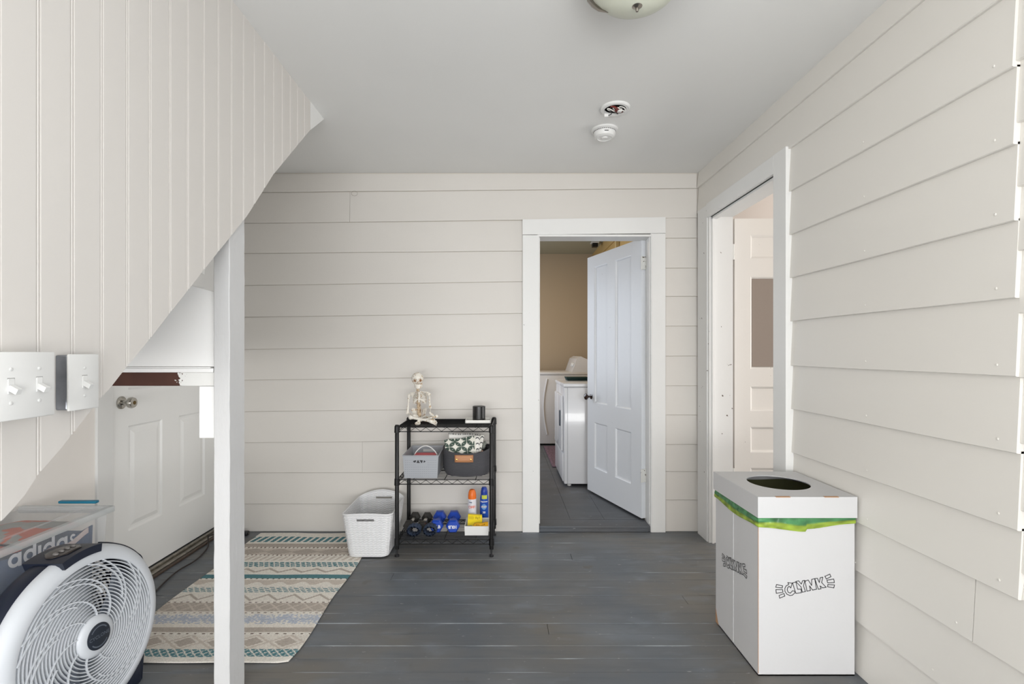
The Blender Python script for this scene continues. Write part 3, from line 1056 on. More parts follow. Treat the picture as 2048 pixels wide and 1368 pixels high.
# ------------------------------------------------------------ wire shelf unit
F0, F1, B0, B1 = Vector((-.6305, 2.988)), Vector((-.0657, 2.988)), Vector((-.625, 3.335)), Vector((-.056, 3.335))
rack = thing('wire_rack', 'three-tier black wire rack on the floor by the doorway', 'shelf', (-.345, 3.16, 0))
TOPS = [.775, .461, .104]
for a, b in (F0, F1, B0, B1):
    p = part('post', MB().lathe([(.0125, .045), (.0125, .783), (.010, .787), (.0001, .788)], 16, Matrix.Translation((a, b, 0))), BLK, rack, 40)
    part('foot', MB().lathe([(.0125, 0), (.0135, .004), (.0135, .012), (.006, .014), (.006, .044), (.012, .045)], 16, Matrix.Translation((a, b, 0))), pm('foot_metal', '4c4c4e', .3, metal=.8), p, 40)
for zt in TOPS:
    tr = MB()
    for a, b in ((F0, F1), (B0, B1), (F0, B0), (F1, B1)):
        A, B = Vector((*a, 0)), Vector((*b, 0))
        for dz, r in ((-.002, .0028), (-.029, .0028)):
            tr.tube([A + Vector((0, 0, zt + dz)), B + Vector((0, 0, zt + dz))], r, 6)
        n = 9 if abs(A.x - B.x) > .3 else 6
        zz = [A.lerp(B, (i + .5) / (2 * n)) + Vector((0, 0, zt - (.004 if i % 2 else .027))) for i in range(2 * n)]
        tr.tube(zz, .0018, 5)
    sh = part('tier_frame', tr, BLK, rack, 40)
    wires = MB()
    nw = 16
    for i in range(1, nw):
        u = i / nw
        A = Vector((*F0.lerp(B0, u), zt - .001)); B = Vector((*F1.lerp(B1, u), zt - .001))
        wires.tube([A, B], .0016, 5)
    for q in (.17, .5, .83):
        A = Vector((*F0.lerp(F1, q), zt - .005)); B = Vector((*B0.lerp(B1, q), zt - .005))
        wires.tube([A, B], .0026, 5)
    o = part('deck_wires', wires, BLK, sh, 40)
    o['kind'] = 'stuff'
    for a, b in (F0, F1, B0, B1):
        part('collar', MB().lathe([(.0128, -.036), (.0165, -.034), (.0150, .004), (.0128, .006)], 16, Matrix.Translation((a, b, zt))), BLK, rack, 40)

# ------------------------------------------------------------ skeleton figurine
BONE = pm('bone_resin', 'e3ded4', .55, bump=.5, bscale=90, var=.05, vscale=40, spots='b59a78', thr=.60, sscale=70)
BROWN = pm('bone_shade_paint', '8a6546', .7)
ZS = TOPS[0]


def S(zx, zy, Y): return W(790 + zx * .095, 730 + zy * .095, Y)


sk = thing('skeleton_figurine', 'bone-white skeleton figurine sitting cross-legged on top of the rack', 'figurine', (S(520, 1100, 3.15).x, 3.15, ZS))
hc = S(472, 300, 3.17)
bm = bmesh.new()
bmesh.ops.create_uvsphere(bm, u_segments=40, v_segments=28, radius=1)
Rt = Matrix.Rotation(math.radians(10), 4, 'Z')
for v in bm.verts:
    p = v.co.copy()
    # flatten face, narrow jaw, sink sockets
    if p.z < -.1:
        t = (-.1 - p.z) / .9
        p.x *= 1 - .38 * t
        p.y = p.y * (1 - .25 * t) - .12 * t
    for ex in (-.40, .40):
        d = math.hypot(p.x - ex, (p.z + .12) * 1.0)
        if p.y < 0 and d < .30: p.y += .32 * (1 - (d / .30) ** 2)
    d = math.hypot(p.x * 1.4, p.z + .50)
    if p.y < 0 and d < .15: p.y += .2
    if p.y < 0 and abs(abs(p.x) - .62) < .15 and -.5 < p.z < -.25: p.x *= 1.08
    v.co = Vector((p.x * .038, p.y * .043, p.z * .044))
skull = part('skull', MB().bm(bm, Matrix.Translation(hc) @ Rt), BONE, sk, 60)
for ex in (-.40, .40):
    c_ = hc + Rt @ Vector((ex * .038, -.0325, -.12 * .044))
    part('eye_socket', MB().tube([c_ + Vector((.0095 * math.cos(a), -.0005, .0105 * math.sin(a))) for a in [q * PI / 8 for q in range(16)]], .0012, 6, close=True).ball(c_ + Vector((0, .008, 0)), (.009, .006, .010), n=10), BROWN, skull, 40)
part('nose_cavity', MB().poly([hc + Rt @ Vector(q) for q in ((-.005, -.0385, -.026), (.005, -.0385, -.026), (.0, -.0405, -.015))], (0, .004, 0)), BROWN, skull)
jaw = S(490, 440, 3.145)
jm = MB()
jm.grid(18, 5, lambda u, v: tuple(jaw + Rt @ Vector((.025 * math.cos(PI * (1 + u)) * (1 - .12 * v), .030 * math.sin(PI * (1 + u)) * (1 - .08 * v), .010 - .026 * v + .010 * abs(math.cos(PI * u)) ** 3))))
part('jaw', jm, BONE, sk, 60, solid=.005)
tm = MB()
for row in (0, 1):
    for i in range(9):
        a = PI * (1 + (i + 2.0) / 12)
        tm.ball(jaw + Rt @ Vector((.0225 * math.cos(a), .030 * math.sin(a) + .001, .0125 + row * .0065)), (.0023, .0018, .0032), n=8)
part('teeth', tm, BONE, sk, 40)
part('mouth_gap', MB().box(-.016, .016, -.026, -.010, .0150, .0175, M=Matrix.Translation(jaw) @ Rt), BROWN, sk)
# spine
sp0, sp1 = S(478, 500, 3.185), S(510, 1060, 3.20)
vm = MB()
for i in range(19):
    u = i / 18
    c_ = sp0.lerp(sp1, u)
    r = .0075 + .0045 * u
    vm.lathe([(r * .7, -.0045), (r, -.003), (r, .003), (r * .7, .0045)], 12, Matrix.Translation(c_))
    vm.ball(c_ + Vector((-r - .001, .002, 0)), (.0035, .003, .0025), n=8)
    vm.ball(c_ + Vector((r + .001, .002, 0)), (.0035, .003, .0025), n=8)
part('spine', vm, pm('bone_resin_tan', 'd3bd9f', .6, bump=.4, bscale=90, spots='8f6a48', thr=.56, sscale=70), sk, 40)
# ribcage
rb = MB()
cc = S(522, 680, 3.175)
for i in range(9):
    z = cc.z + .030 - i * .0080
    w_ = [.024, .030, .035, .038, .0395, .040, .040, .038, .034][i]
    d_ = [.016, .021, .025, .027, .029, .029, .028, .027, .024][i]
    for s in (-1, 1):
        pts_ = []
        for q in range(13):
            a = PI * q / 12
            fx = math.sin(a) * w_ * s
            fy = math.cos(a) * d_
            stop = 0 if i < 6 else (i - 5) * .006
            pts_.append((cc.x + fx + s * (.003 + stop * (1 - (q / 12)) * 0 + (stop if q > 9 else 0)), cc.y + fy, z - .012 * math.sin(a * .5) + .008 * (q / 12) ** 2 + (.004 * (i - 4) * (q / 12) ** 4 if i > 4 else 0)))
        rb.tube(pts_, [.0024] * 13, 6)
part('ribcage', rb, BONE, sk, 40)
part('sternum', MB().box(-.0045, .0045, -.032, -.026, -.030, .036, .002, M=Matrix.Translation(cc)), BONE, sk, 40)
cv = MB()
shl, shr = S(318, 592, 3.175), S(702, 578, 3.175)
cv.tube([cc + Vector((-.004, -.026, .036)), cc.lerp(shl, .5) + Vector((0, -.014, .020)), shl], [.003, .0028, .004], 8)
cv.tube([cc + Vector((.004, -.026, .036)), cc.lerp(shr, .5) + Vector((0, -.014, .020)), shr], [.003, .0028, .004], 8)
for s, p in ((-1, shl), (1, shr)):
    cv.poly([p + Vector((0, .008, 0)), p + Vector((-s * .022, .020, .002)), p + Vector((-s * .014, .022, -.040))], (0, .003, 0))
part('shoulder_girdle', cv, BONE, sk, 40)
# pelvis
pv = MB()
pc = S(515, 1010, 3.19)
for s in (-1, 1):
    pv.grid(10, 6, lambda u, v: tuple(pc + Vector((s * (.010 + .036 * math.sin(PI * .5 * (u * .8 + .2)) * (1 - .35 * v)), .008 - .030 * u * (1 - v * .3), .024 - .052 * v + .010 * math.sin(u * PI) * (1 - v)))))
    pv.tube([pc + Vector((s * .030, -.012, -.020)), pc + Vector((s * .016, -.024, -.030)), pc + Vector((0, -.026, -.026))], .005, 8)
part('pelvis', pv, BONE, sk, 60, solid=.004)
part('sacrum', MB().ball(pc + Vector((0, .004, -.012)), (.012, .007, .018)), MATS['bone_resin_tan'], sk, 60)


def hand(mb, wrist, fwd, side, L_=.030, n=5, r=.0021):
    fwd = Vector(fwd).normalized()
    side = Vector(side).normalized()
    mb.ball(wrist, (.006, .006, .005), n=8)
    for i in range(n):
        o_ = (i - (n - 1) / 2) / ((n - 1) / 2)
        b0 = wrist + side * (o_ * L_ * .22)
        le = L_ * (1 - .18 * abs(o_ - .1)) * (.75 if i == 0 else 1)
        b1 = b0 + fwd * le * .45 + side * o_ * .004
        b2 = b1 + fwd * le * .3 + side * o_ * .003 + Vector((0, 0, -.0015))
        b3 = b2 + fwd * le * .25 + Vector((0, 0, -.003))
        mb.tube([b0, b1, b2, b3], [r, r * 1.05, r, r * .7], 6)


def limb(mb, a, b, r, k=1.5):
    a, b = Vector(a), Vector(b)
    mb.tube([a, a.lerp(b, .12), a.lerp(b, .5), a.lerp(b, .88), b], [r * k, r * 1.05, r * .8, r * 1.05, r * k], 10)
    mb.ball(a, r * k * 1.15, n=10)
    mb.ball(b, r * k * 1.1, n=10)


ar = MB()
sh_ = S(298, 640, 3.172); el = S(262, 1010, 3.16); wr_ = S(400, 1062, 3.10)
limb(ar, sh_, el, .0070); limb(ar, el, wr_, .0042)
hand(ar, wr_, (.7, -.3, -.25), (.3, .7, .5))
part('arm', ar, BONE, sk, 40)
ar = MB()
sh_ = S(718, 620, 3.172); el = S(738, 900, 3.19); wr_ = S(735, 1010, 3.11)
limb(ar, sh_, el, .0066); limb(ar, el, wr_, .0042)
hand(ar, wr_, (.8, -.2, -.5), (.2, .9, .1))
part('arm', ar, BONE, sk, 40)
yk = 3.09
kl = S(330, 1105, yk); fr_ = S(760, 1182, 3.06)
lg = MB()
limb(lg, pc + Vector((-.030, -.006, -.026)), kl, .0075)
limb(lg, kl, fr_, .0085)
hand(lg, fr_ + Vector((.002, -.004, -.002)), (1, -.3, -.02), (.05, -.35, -.9), .040, 5, .0034)
part('leg', lg, BONE, sk, 40)
lg = MB()
kr = S(870, 1085, 3.12); fl_ = S(500, 1180, 3.075)
limb(lg, pc + Vector((.030, -.006, -.026)), kr, .0072)
limb(lg, kr, fl_, .0060)
hand(lg, fl_ + Vector((0, -.004, -.004)), (-.15, -.9, -.28), (1, 0, 0), .036, 5, .0032)
part('leg', lg, BONE, sk, 40)

# ------------------------------------------------------------ candle and tray
ct = thing('tray', 'small white rimmed tray on the rack top at right', 'tray', (-.155, 3.18, ZS))
mbt = MB()
x0, x1, y0_, y1_ = W(930, 0, 3.12).x, W(982, 0, 3.16).x, 3.12, 3.25
z0 = ZS + .001
part('dish', mbt.box(x0 + .004, x1 - .004, y0_ + .004, y1_ - .004, z0, z0 + .005, .002).box(x0, x0 + .006, y0_, y1_, z0 + .001, z0 + .020, .002).box(x1 - .006, x1, y0_, y1_, z0 + .001, z0 + .020, .002).box(x0, x1, y0_, y0_ + .006, z0 + .001, z0 + .020, .002).box(x0, x1, y1_ - .006, y1_, z0 + .001, z0 + .020, .002), pm('ceramic_white', 'e9e7e1', .3), ct)
cn_ = thing('candle', 'black jar candle standing on the small white tray', 'candle', (W(958, 0, 3.19).x, 3.19, z0 + .005))
T = Matrix.Translation((W(958, 0, 3.19).x, 3.19, z0 + .006))
part('jar', MB().lathe([(.038, 0), (.041, .003), (.041, .093), (.039, .095), (.037, .093), (.036, .07)], 32, T), pm('black_glass', '141414', .25, coat=.4), cn_, 40)
part('lid', MB().lathe([(.036, .088), (.038, .0955), (.0001, .0965)], 32, T), pm('black_lid', '1c1b1a', .4), cn_, 40)


# ------------------------------------------------------------ grey plastic basket on the middle tier
def tapered_box(mb, bx0, bx1, by0, by1, z0, z1, fl_, th=.003, rim=.004):
    """open-top bin: bottom rectangle, flare outward by fl_ at the top"""
    B = [(bx0, by0), (bx1, by0), (bx1, by1), (bx0, by1)]
    Tt = [(bx0 - fl_, by0 - fl_), (bx1 + fl_, by0 - fl_), (bx1 + fl_, by1 + fl_), (bx0 - fl_, by1 + fl_)]
    ins = [(1, 1), (-1, 1), (-1, -1), (1, -1)]
    vs = [(x, y, z0) for x, y in B] + [(x, y, z1) for x, y in Tt]
    vs += [(x + i * th, y + j * th, z1) for (x, y), (i, j) in zip(Tt, ins)] + [(x + i * th, y + j * th, z0 + th) for (x, y), (i, j) in zip(B, ins)]
    fs = [(0, 3, 2, 1), (12, 13, 14, 15)]
    for lv in range(3):
        for i in range(4):
            j = (i + 1) % 4
            fs.append((lv * 4 + i, lv * 4 + j, lv * 4 + 4 + j, lv * 4 + 4 + i))
    return mb.add(vs, fs)


GRYP = pm('grey_perforated_plastic', 'a3a6ab', .45)
zm = TOPS[1] + .001
gb = thing('basket', 'light grey perforated plastic basket on the middle tier', 'basket', (-.49, 3.15, zm))
gx0, gx1 = W(808, 0, 3.0).x, W(874, 0, 3.0).x
part('body', tapered_box(MB(), gx0, gx1, 3.01, 3.31, zm, zm + .138, .008), GRYP, gb)
rmm = MB()
for a, b in (((gx0 - .009, 3.0015), (gx1 + .009, 3.0015)), ((gx1 + .009, 3.0015), (gx1 + .009, 3.319)), ((gx1 + .009, 3.319), (gx0 - .009, 3.319)), ((gx0 - .009, 3.319), (gx0 - .009, 3.0015))):
    rmm.tube([(*a, zm + .137), (*b, zm + .137)], .0032, 6)
part('rim', rmm, GRYP, gb, 40)
dm = MB()
for i in range(17):
    for j in range(8):
        u, zz = (i + .7) / 17.4, zm + .014 + j * .0135
        if 5 < i < 12 and 4 < j < 7: continue
        xx = gx0 + (gx1 - gx0) * u
        yy = 3.01 - .008 * (zz - zm) / .138
        dm.box(xx - .0014, xx + .0014, yy - .0006, yy + .001, zz - .0014, zz + .0014)
part('perforations', dm, pm('hole_grey', '76797f', .7), gb)
hs = MB()
yy = 3.01 - .008 * .73
hs.poly([(x_ * 1.0, yy - .0008, z_) for x_, z_ in [(-.5 + .036 * math.cos(a) * 1.05 + (.0), zm + .102 + .0085 * math.sin(a)) for a in [q * PI / 10 for q in range(20)]]], (0, .002, 0))
part('hand_hole', hs, pm('hole_dark', '3b3b3d', .7), gb)
for i, (xx, tw) in enumerate(((-.517, .5), (-.497, -.6), (-.477, .3))):
    part('hole_bar', MB().box(-.003, .003, -.002, .001, -.0095, .0095, M=Matrix.Translation((xx, yy - .001, zm + .102)) @ Matrix.Rotation(tw, 4, 'Y')), GRYP, gb)
part('back_slot', MB().box(-.525, -.455, 3.312, 3.3145, zm + .100, zm + .116), PLAST, gb)
part('handle', MB().tube([W(830 + (875 - 830) * q / 12 - 1, 909 - 17.5 * math.sin(PI * q / 12) ** .8, 3.08) for q in range(13)], .0032, 6), PLAST, gb, 40, label='white plastic loop handle')
rd = thing('notebook', 'red and white notebooks lying inside the grey basket', 'book', (-.5, 3.12, zm + .1))
part('cover', MB().box(gx0 + .03, gx1 - .03, 3.05, 3.24, zm + .102, zm + .108, .001), pm('red_cover', 'd8525a', .5), rd)
part('pages', MB().box(gx0 + .03, gx1 - .025, 3.045, 3.24, zm + .095, zm + .1015, .001), pm('paper', 'e9e4de', .8), rd)
part('cover', MB().box(gx0 + .03, gx1 - .025, 3.045, 3.24, zm + .004, zm + .0945, .001), pm('paper_b', 'd8d4ce', .8), rd)

# ------------------------------------------------------------ dark rope basket with strap
rk = thing('rope_basket', 'charcoal coiled rope basket with tan leather strap handle', 'basket', (-.215, 3.15, zm))
bcx, bcy = -.2215, 3.155


def rope_pt(a, u, inset=0):
    # u 0 bottom, 1 rim ; oval, front rim dips
    rx = (.122 + .026 * min(1, u * 3) ** .5) - inset
    ry = (.095 + .035 * min(1, u * 3) ** .5) - inset
    hgt = .148 + .018 * math.cos(a) ** 2 + .006 * math.sin(a)
    e = 2.5
    ca, sa = math.cos(a), math.sin(a)
    return Vector((bcx + rx * math.copysign(abs(ca) ** (2 / e), ca), bcy + ry * math.copysign(abs(sa) ** (2 / e), sa), zm + .002 + hgt * u))


co = MB()
NC = 19
for i in range(NC):
    co.tube([rope_pt(2 * PI * q / 48, (i + .5) / NC) for q in range(48)], .0054, 6, close=True)
ROPE = pm('charcoal_rope', '48484c', .85, bump=1, bscale=300, stretch=(1, 1, 2))
part('coils', co, ROPE, rk, 60)
part('base', MB().poly([rope_pt(2 * PI * q / 32, .02, .003) for q in range(32)], (0, 0, .006)), ROPE, rk)
sp = MB()
sy = bcy - .1365
sz = zm + .130
part('strap', MB().grid(10, 3, lambda u, v: (W(909.5 + 37 * u, 0, 3.02).x, 3.0095 + .016 * (abs(u - .5) * 2) ** 3 * .35, W(0, 924.5 - 14.5 * v, 3.02).z + .001)), pm('tan_leather', 'b5805a', .5, bump=.2), rk, 60, solid=.003)
for pxx in (913.5, 942):
    part('rivet', MB().lathe([(.0052, 0), (.0048, .002), (.0001, .003)], 14, Matrix.Translation((W(pxx, 0, 3.02).x, 3.0098, W(0, 918.5, 3.02).z)) @ Matrix.Rotation(PI / 2, 4, 'X')), pm('brass', 'c9a25a', .25, metal=1), rk, 40)


# cloths in it
def pat_green(u, v):
    if u > .965 or v < .02: return lin('e6e4da')
    gx, gy = u * 5.2 + .3, v * 3.4 + .2
    fx, fy = gx % 1 - .5, gy % 1 - .5
    a, b = (fx, fy) if (int(gx) + int(gy)) % 2 else (fy, fx)
    sg = 1 if (int(gx) + int(gy)) % 2 else -1
    return lin('4c5b52') if abs(fx - sg * fy) < .50 - .52 * (fx + sg * fy) ** 2 and abs(fx + sg * fy) > .02 else lin('e6e4da')



CLM = pm('printed_cotton', 'e6e4da', .9, attr='print', bump=.5, bscale=200, spec=.1)
g0, g1, g2, g3 = W(891.5, 909, 3.10), W(953, 908.5, 3.10), W(951, 873, 3.15), W(889, 881, 3.15)


def quadP(a, b, c_, d, bulge=.008, sd=0):
    def f(u, v):
        p = a.lerp(b, u).lerp(d.lerp(c_, u), v)
        p = p + Vector((0, -bulge * math.sin(PI * v) - .004 * math.sin(u * 7 + sd), .003 * math.sin(u * 9 + sd) * v))
        return tuple(p)
    return f


GB = g0.lerp(g1, .5); GB.z -= .03
mitt = color_grid('tea_towel', 90, 70, quadP(g0 + Vector((.006, 0, -.008)), g1 + Vector((0, 0, -.008)), g2, g3), pat_green, None, CLM, label='green and white geometric print towel in rope basket front', cat='towel', solid=.012)


def pat_dots(u, v):
    if v > .80 and (u * 22) % 1 < .5: return lin('1d1d1f')
    return lin('ecebe6')


color_grid('tea_towel', 80, 40, quadP(W(899, 884, 3.20), W(966, 880, 3.19), W(966, 870.5, 3.22), W(898, 867, 3.22), .010, 2), pat_dots, None, CLM, label='white towel with black dashed hem at back of rope basket', cat='towel', solid=.014)


def pat_str(u, v):
    if (abs((v * 3) % 1 - .5 - .2 * math.sin(u * 9)) < .10): return lin('3a3c40')
    return lin('e8e6e0')


color_grid('tea_towel', 50, 50, quadP(W(953, 905, 3.12), W(962, 903, 3.12), W(968, 871, 3.15), W(952, 873, 3.15), .006, 1), pat_str, None, CLM, label='white striped towel hanging at right of the green one', cat='towel', solid=.014)
part('glove', MB().ball(W(966, 892, 3.16), (.016, .02, .022)).ball(W(961, 898, 3.14), (.012, .015, .016)).ball(W(970, 886, 3.17), (.010, .014, .014)), pm('grey_knit', '7e817a', .9, bump=.8), None, 60, label='grey-green knitted cloth bundle at right inside the rope basket', cat='cloth')
part('pink_cloth', MB().ball(W(963, 903.5, 3.13), (.014, .012, .010)), pm('pink_knit', 'd3b0a0', .9, bump=.5), None, 60, label='pale pink cloth end tucked in the rope basket', cat='cloth')

# ------------------------------------------------------------ dumbbells and weights on the low tier
zl = TOPS[2] + .001


def dumbbell(name, label, near, far, rad, hl, kind, txt=None, flip=False, group=None):
    n_, f_ = Vector(near), Vector(far)
    d = (f_ - n_)
    L_ = d.length
    M = Matrix.Translation(n_) @ d.to_track_quat('Z', 'Y').to_matrix().to_4x4()
    t = thing(name, label, 'dumbbell', (0, 0, 0), M=M, group=group)
    R6 = Matrix.Rotation(PI / 6, 4, 'Z')
    hm = {'blue': pm('blue_vinyl', '1d45ab', .42, bump=.1), 'black': pm('black_rubber', '2c2a27', .6, bump=.4, spots='5a3527', thr=.66, sscale=60)}[kind]
    for z in (0, L_):
        s = 1 if z == 0 else -1
        pr = [(rad * .80, -s * hl / 2), (rad * .98, -s * hl * .32), (rad, 0), (rad * .95, s * hl * .32), (rad * (.52 if kind == 'black' else .62), s * hl / 2)]
        mb = MB().lathe([(r, z + q) for r, q in pr], 6)
        part('head', mb, hm, t, local=True)
    hr = .013 if kind == 'black' else .0155
    part('grip', MB().lathe([(hr, hl / 2 - .004), (hr * 1.15, L_ / 2), (hr, L_ - hl / 2 + .004)], 16), pm('chrome_grip', 'b5b3ae', .25, metal=1) if kind == 'black' else hm, t, 40, local=True)
    if txt:
        s = -1 if flip else 1
        tm_ = text_mb(txt, rad * .62, lambda x_, y_: Vector((x_ * s, y_ * s, -hl / 2 - .0008)) if False else Vector((-x_ * s, y_ * s, -hl / 2 - .0008)), .0008)
        # turn the print upright in the leaf frame
        zax = (M.to_3x3().inverted() @ Vector((0, 0, 1)))
        an = math.atan2(zax.x, zax.y)
        xa_ = (M.to_3x3().inverted() @ Vector((1, 0, 0)))
        yv = Vector((zax.x, zax.y, 0)).normalized()
        xv = Vector((xa_.x, xa_.y, 0)).normalized()
        tm_ = text_mb(txt, rad * .60, lambda x_, y_: xv * x_ * s + yv * y_ * s + Vector((0, 0, -hl / 2 - .0010)), .0009)
        part('weight_print', tm_, pm('print_white', 'e8e8ea', .6), t, local=True)
    return t


def dbp(px, py, r):
    Y = (H - (zl + r)) / ((py - 703) / 1000)
    return Vector(((px - 1005) * Y / 1000, Y, zl + r))


ro = .866
a, b = dbp(819, 1049, .036 * ro), dbp(831.5, 1030, .036 * ro)
dumbbell('dumbbell', 'leftmost black rubber hex dumbbell on the bottom tier', (a.x, 3.13, a.z), (b.x + .003, 3.285, b.z), .036, .045, 'black', group=None)
a, b = dbp(845.4, 1052, .036 * ro), dbp(855.6, 1031, .036 * ro)
dumbbell('dumbbell', 'black hex dumbbell between the other black one and the blue ones', (a.x, 3.12, a.z), (b.x + .002, 3.28, b.z), .036, .045, 'black')
a, b = dbp(873, 1052, .0447 * ro), dbp(881, 1030, .0447 * ro)
dumbbell('dumbbell', 'blue hex dumbbell beside the black ones, half behind a wrist weight', (a.x - .001, 3.11, a.z), (b.x, 3.27, b.z), .044, .058, 'blue', '10LB')
a, b = dbp(905.5, 1052, .0447 * ro), dbp(909.6, 1029, .0447 * ro)
dumbbell('dumbbell', 'rightmost blue hex dumbbell with upside-down 10LB print', (a.x, 3.11, a.z), (b.x, 3.27, b.z), .044, .058, 'blue', '10LB', True)


def wrist_weight(label, px, Y, rx, rzz, tilt):
    c_ = Vector((W(px, 0, Y).x, Y, zl + rzz + .0095))
    t = thing('wrist_weight', label, 'weight', (c_.x, c_.y, zl), group='navy wrist weights on the bottom tier')
    n = 11
    for i in range(n):
        a = 2 * PI * i / n + .2
        p = c_ + Vector((rx * math.cos(a), 0, rzz * math.sin(a)))
        tg = math.atan2(rzz * math.cos(a), -rx * math.sin(a))
        M = Matrix.Translation(p) @ Matrix.Rotation(-tg, 4, 'Y')
        mb = MB()
        mb.grid(12, 8, lambda u, v: tuple(M @ Vector((.0125 * math.cos(2 * PI * u) * (math.sin(PI * (.06 + .88 * v)) ** .3), -.034 + .068 * v, .0085 * math.sin(2 * PI * u) * (math.sin(PI * (.06 + .88 * v)) ** .3)))), wrap=True)
        part('pocket', mb, pm('navy_fabric', '37445a', .8, bump=.4, bscale=250), t, 60)
    part('strap', MB().tube([c_ + Vector(((rx - .006) * math.cos(a), 0, (rzz - .005) * math.sin(a))) for a in [q * PI / 12 for q in range(24)]], .0035, 6, close=True), pm('navy_strap', '10151e', .8), t, 40)
    return t


wrist_weight('left navy padded wrist weight curled on the bottom tier', 828.5, 3.045, .036, .026, 0)
wrist_weight('right navy padded wrist weight curled in front of blue dumbbell', 860.5, 3.045, .034, .026, 0)


# ------------------------------------------------------------ spray cans
def cyl_text(txt, size, c_, r, z, off=.0006, a0=-PI / 2, bold=.0004, space=1.0):
    return text_mb(txt, size, lambda x_, y_: Vector((c_.x + (r + off) * math.cos(a0 + x_ / r), c_.y + (r + off) * math.sin(a0 + x_ / r), z + y_)), bold, space)


oc = Vector((W(944.3, 0, 3.24).x, 3.24, zl))
t = thing('spray_can', 'white repellent spray can with orange cap', 'spray can', oc)
T = Matrix.Translation(oc)
part('body', MB().lathe([(.026, 0), (.0275, .004), (.0275, .165), (.0260, .170)], 28, T), pm('can_white', 'd9d9de', .3), t, 40)
part('label_band', MB().lathe([(.0277, .006), (.0277, .045)], 28, T), pm('can_purple', '6b5aa0', .35), t, 40)
part('cap', MB().lathe([(.0265, .168), (.0265, .190), (.0235, .210), (.016, .226), (.006, .229), (.0001, .229)], 28, T @ Matrix.Shear('XY', 4, (.0, .0))), pm('orange_plastic', 'ec7423', .35), t, 40)
part('print', cyl_text('OFF!', .024, oc, .0275, zl + .118), pm('orange_print', 'e0521c', .5), t)
part('print', MB().add(*(lambda m_: (m_.v, m_.f))(cyl_text('Deep', .010, oc, .0275, zl + .150, a0=-PI / 2 - .35))), pm('navy_print', '24406a', .5), t)
bc = Vector((W(968.3, 0, 3.27).x, 3.27, zl))
t = thing('spray_can', 'tall blue sunscreen spray can at right end', 'spray can', bc)
T = Matrix.Translation(bc)
BLU = pm('can_blue', '1c4aa6', .32)
part('body', MB().lathe([(.027, 0), (.0285, .004), (.0285, .130), (.027, .165), (.022, .190)], 28, T), BLU, t, 40)
part('cap', MB().lathe([(.0225, .189), (.0225, .205), (.0185, .226), (.014, .234), (.0001, .235)], 28, T), pm('blue_cap', '173a9a', .3), t, 40)
part('print', MB().grid(8, 3, lambda u, v: (bc.x + .0278 * math.cos(-PI / 2 - .55 + 1.3 * u), bc.y + .0278 * math.sin(-PI / 2 - .55 + 1.3 * u), zl + .166 + .024 * v - .003)), pm('yellow_green_print', 'c9d24f', .5), t, 40)
part('print', cyl_text('Coppertone', .0098, bc, .0285, zl + .146, bold=.0006), pm('print_white', 'e8e8ea'), t)
part('print', MB().grid(16, 4, lambda u, v: (bc.x + .0290 * math.cos(-PI / 2 - .62 + 1.24 * u), bc.y + .0290 * math.sin(-PI / 2 - .62 + 1.24 * u), zl + .112 + (v - .5) * .036 * math.sin(PI * min(max(u, .02), .98)) ** .6)), pm('oval_print', '6f9fd0', .5), t, 40)
part('print', cyl_text('SPORT', .0125, bc, .0290, zl + .112, bold=.0006), pm('print_peach', 'e6cdb8', .5), t)
part('print', cyl_text('30', .018, bc, .0285, zl + .076, bold=.0007), pm('print_white', 'e8e8ea'), t)

# ------------------------------------------------------------ white tray box with yellow packs
tx0, tx1 = W(928.5, 0, 3.04).x, W(977.5, 0, 3.04).x
t = thing('storage_tray', 'white open plastic tray on the bottom tier holding yellow packs', 'tray', ((tx0 + tx1) / 2, 3.1, zl))
tr_ = tapered_box(MB(), tx0 + .003, tx1 - .003, 3.045, 3.20, zl, zl + .056, .002, .0025)
part('body', tr_, PLAST, t)
YEL = pm('yellow_pack', 'ecd21c', .4)
t = thing('snack_bag', 'yellow paper bag leaning in the white tray on bottom tier', 'bag', (tx0 + .06, 3.12, zl + .004))
ya, yb_, yc_, yd = W(934.5, 1058, 3.10), W(964.5, 1055, 3.11), W(964, 1031, 3.16), W(935, 1029, 3.16)
part('bag_body', MB().poly([ya + Vector((0, -.004, -.012)), yb_ + Vector((0, -.004, -.012)), yc_, yd + Vector((.004, 0, 0))], (0, .020, 0)), YEL, t)
mk = MB()
for i, (u0, u1, v0) in enumerate(((.03, .38, .88), (.03, .45, .80), (.05, .40, .74), (.55, .60, .75), (.68, .72, .72), (.8, .83, .78))):
    f = lambda u, v: tuple((ya + Vector((0, -.004, -.012))).lerp(yb_ + Vector((0, -.004, -.012)), u).lerp((yd + Vector((.004, 0, 0))).lerp(yc_, u), v))
    for q in range(3):
        ua, ub = u0 + (u1 - u0) * q / 3, u0 + (u1 - u0) * (q + 1) / 3
        h_ = .018 if i < 3 else .14
        mk.add([Vector(f(ua, v0)) + Vector((0, -.0006, 0)), Vector(f(ub, v0)) + Vector((0, -.0006, 0)), Vector(f(ub, v0 + h_)) + Vector((0, -.0006, 0)), Vector(f(ua, v0 + h_)) + Vector((0, -.0006, 0))], [(0, 1, 2, 3)])
part('print', mk, pm('brown_print', '8b7420', .6), t)
t = thing('snack_pack', 'yellow-orange wrapper pack with dark print at front of white tray', 'pack', (tx1 - .05, 3.07, zl + .03))
pk = [W(944, 1054.5, 3.055), W(976, 1055, 3.055), W(976.5, 1045, 3.085), W(949, 1047.5, 3.085)]
part('wrapper', MB().grid(12, 6, quadP(pk[0] + Vector((0, 0, -.006)), pk[1] + Vector((0, 0, -.006)), pk[2], pk[3], .004)), pm('orange_yellow_pack', 'e9ae2a', .35), t, 60, solid=.010)
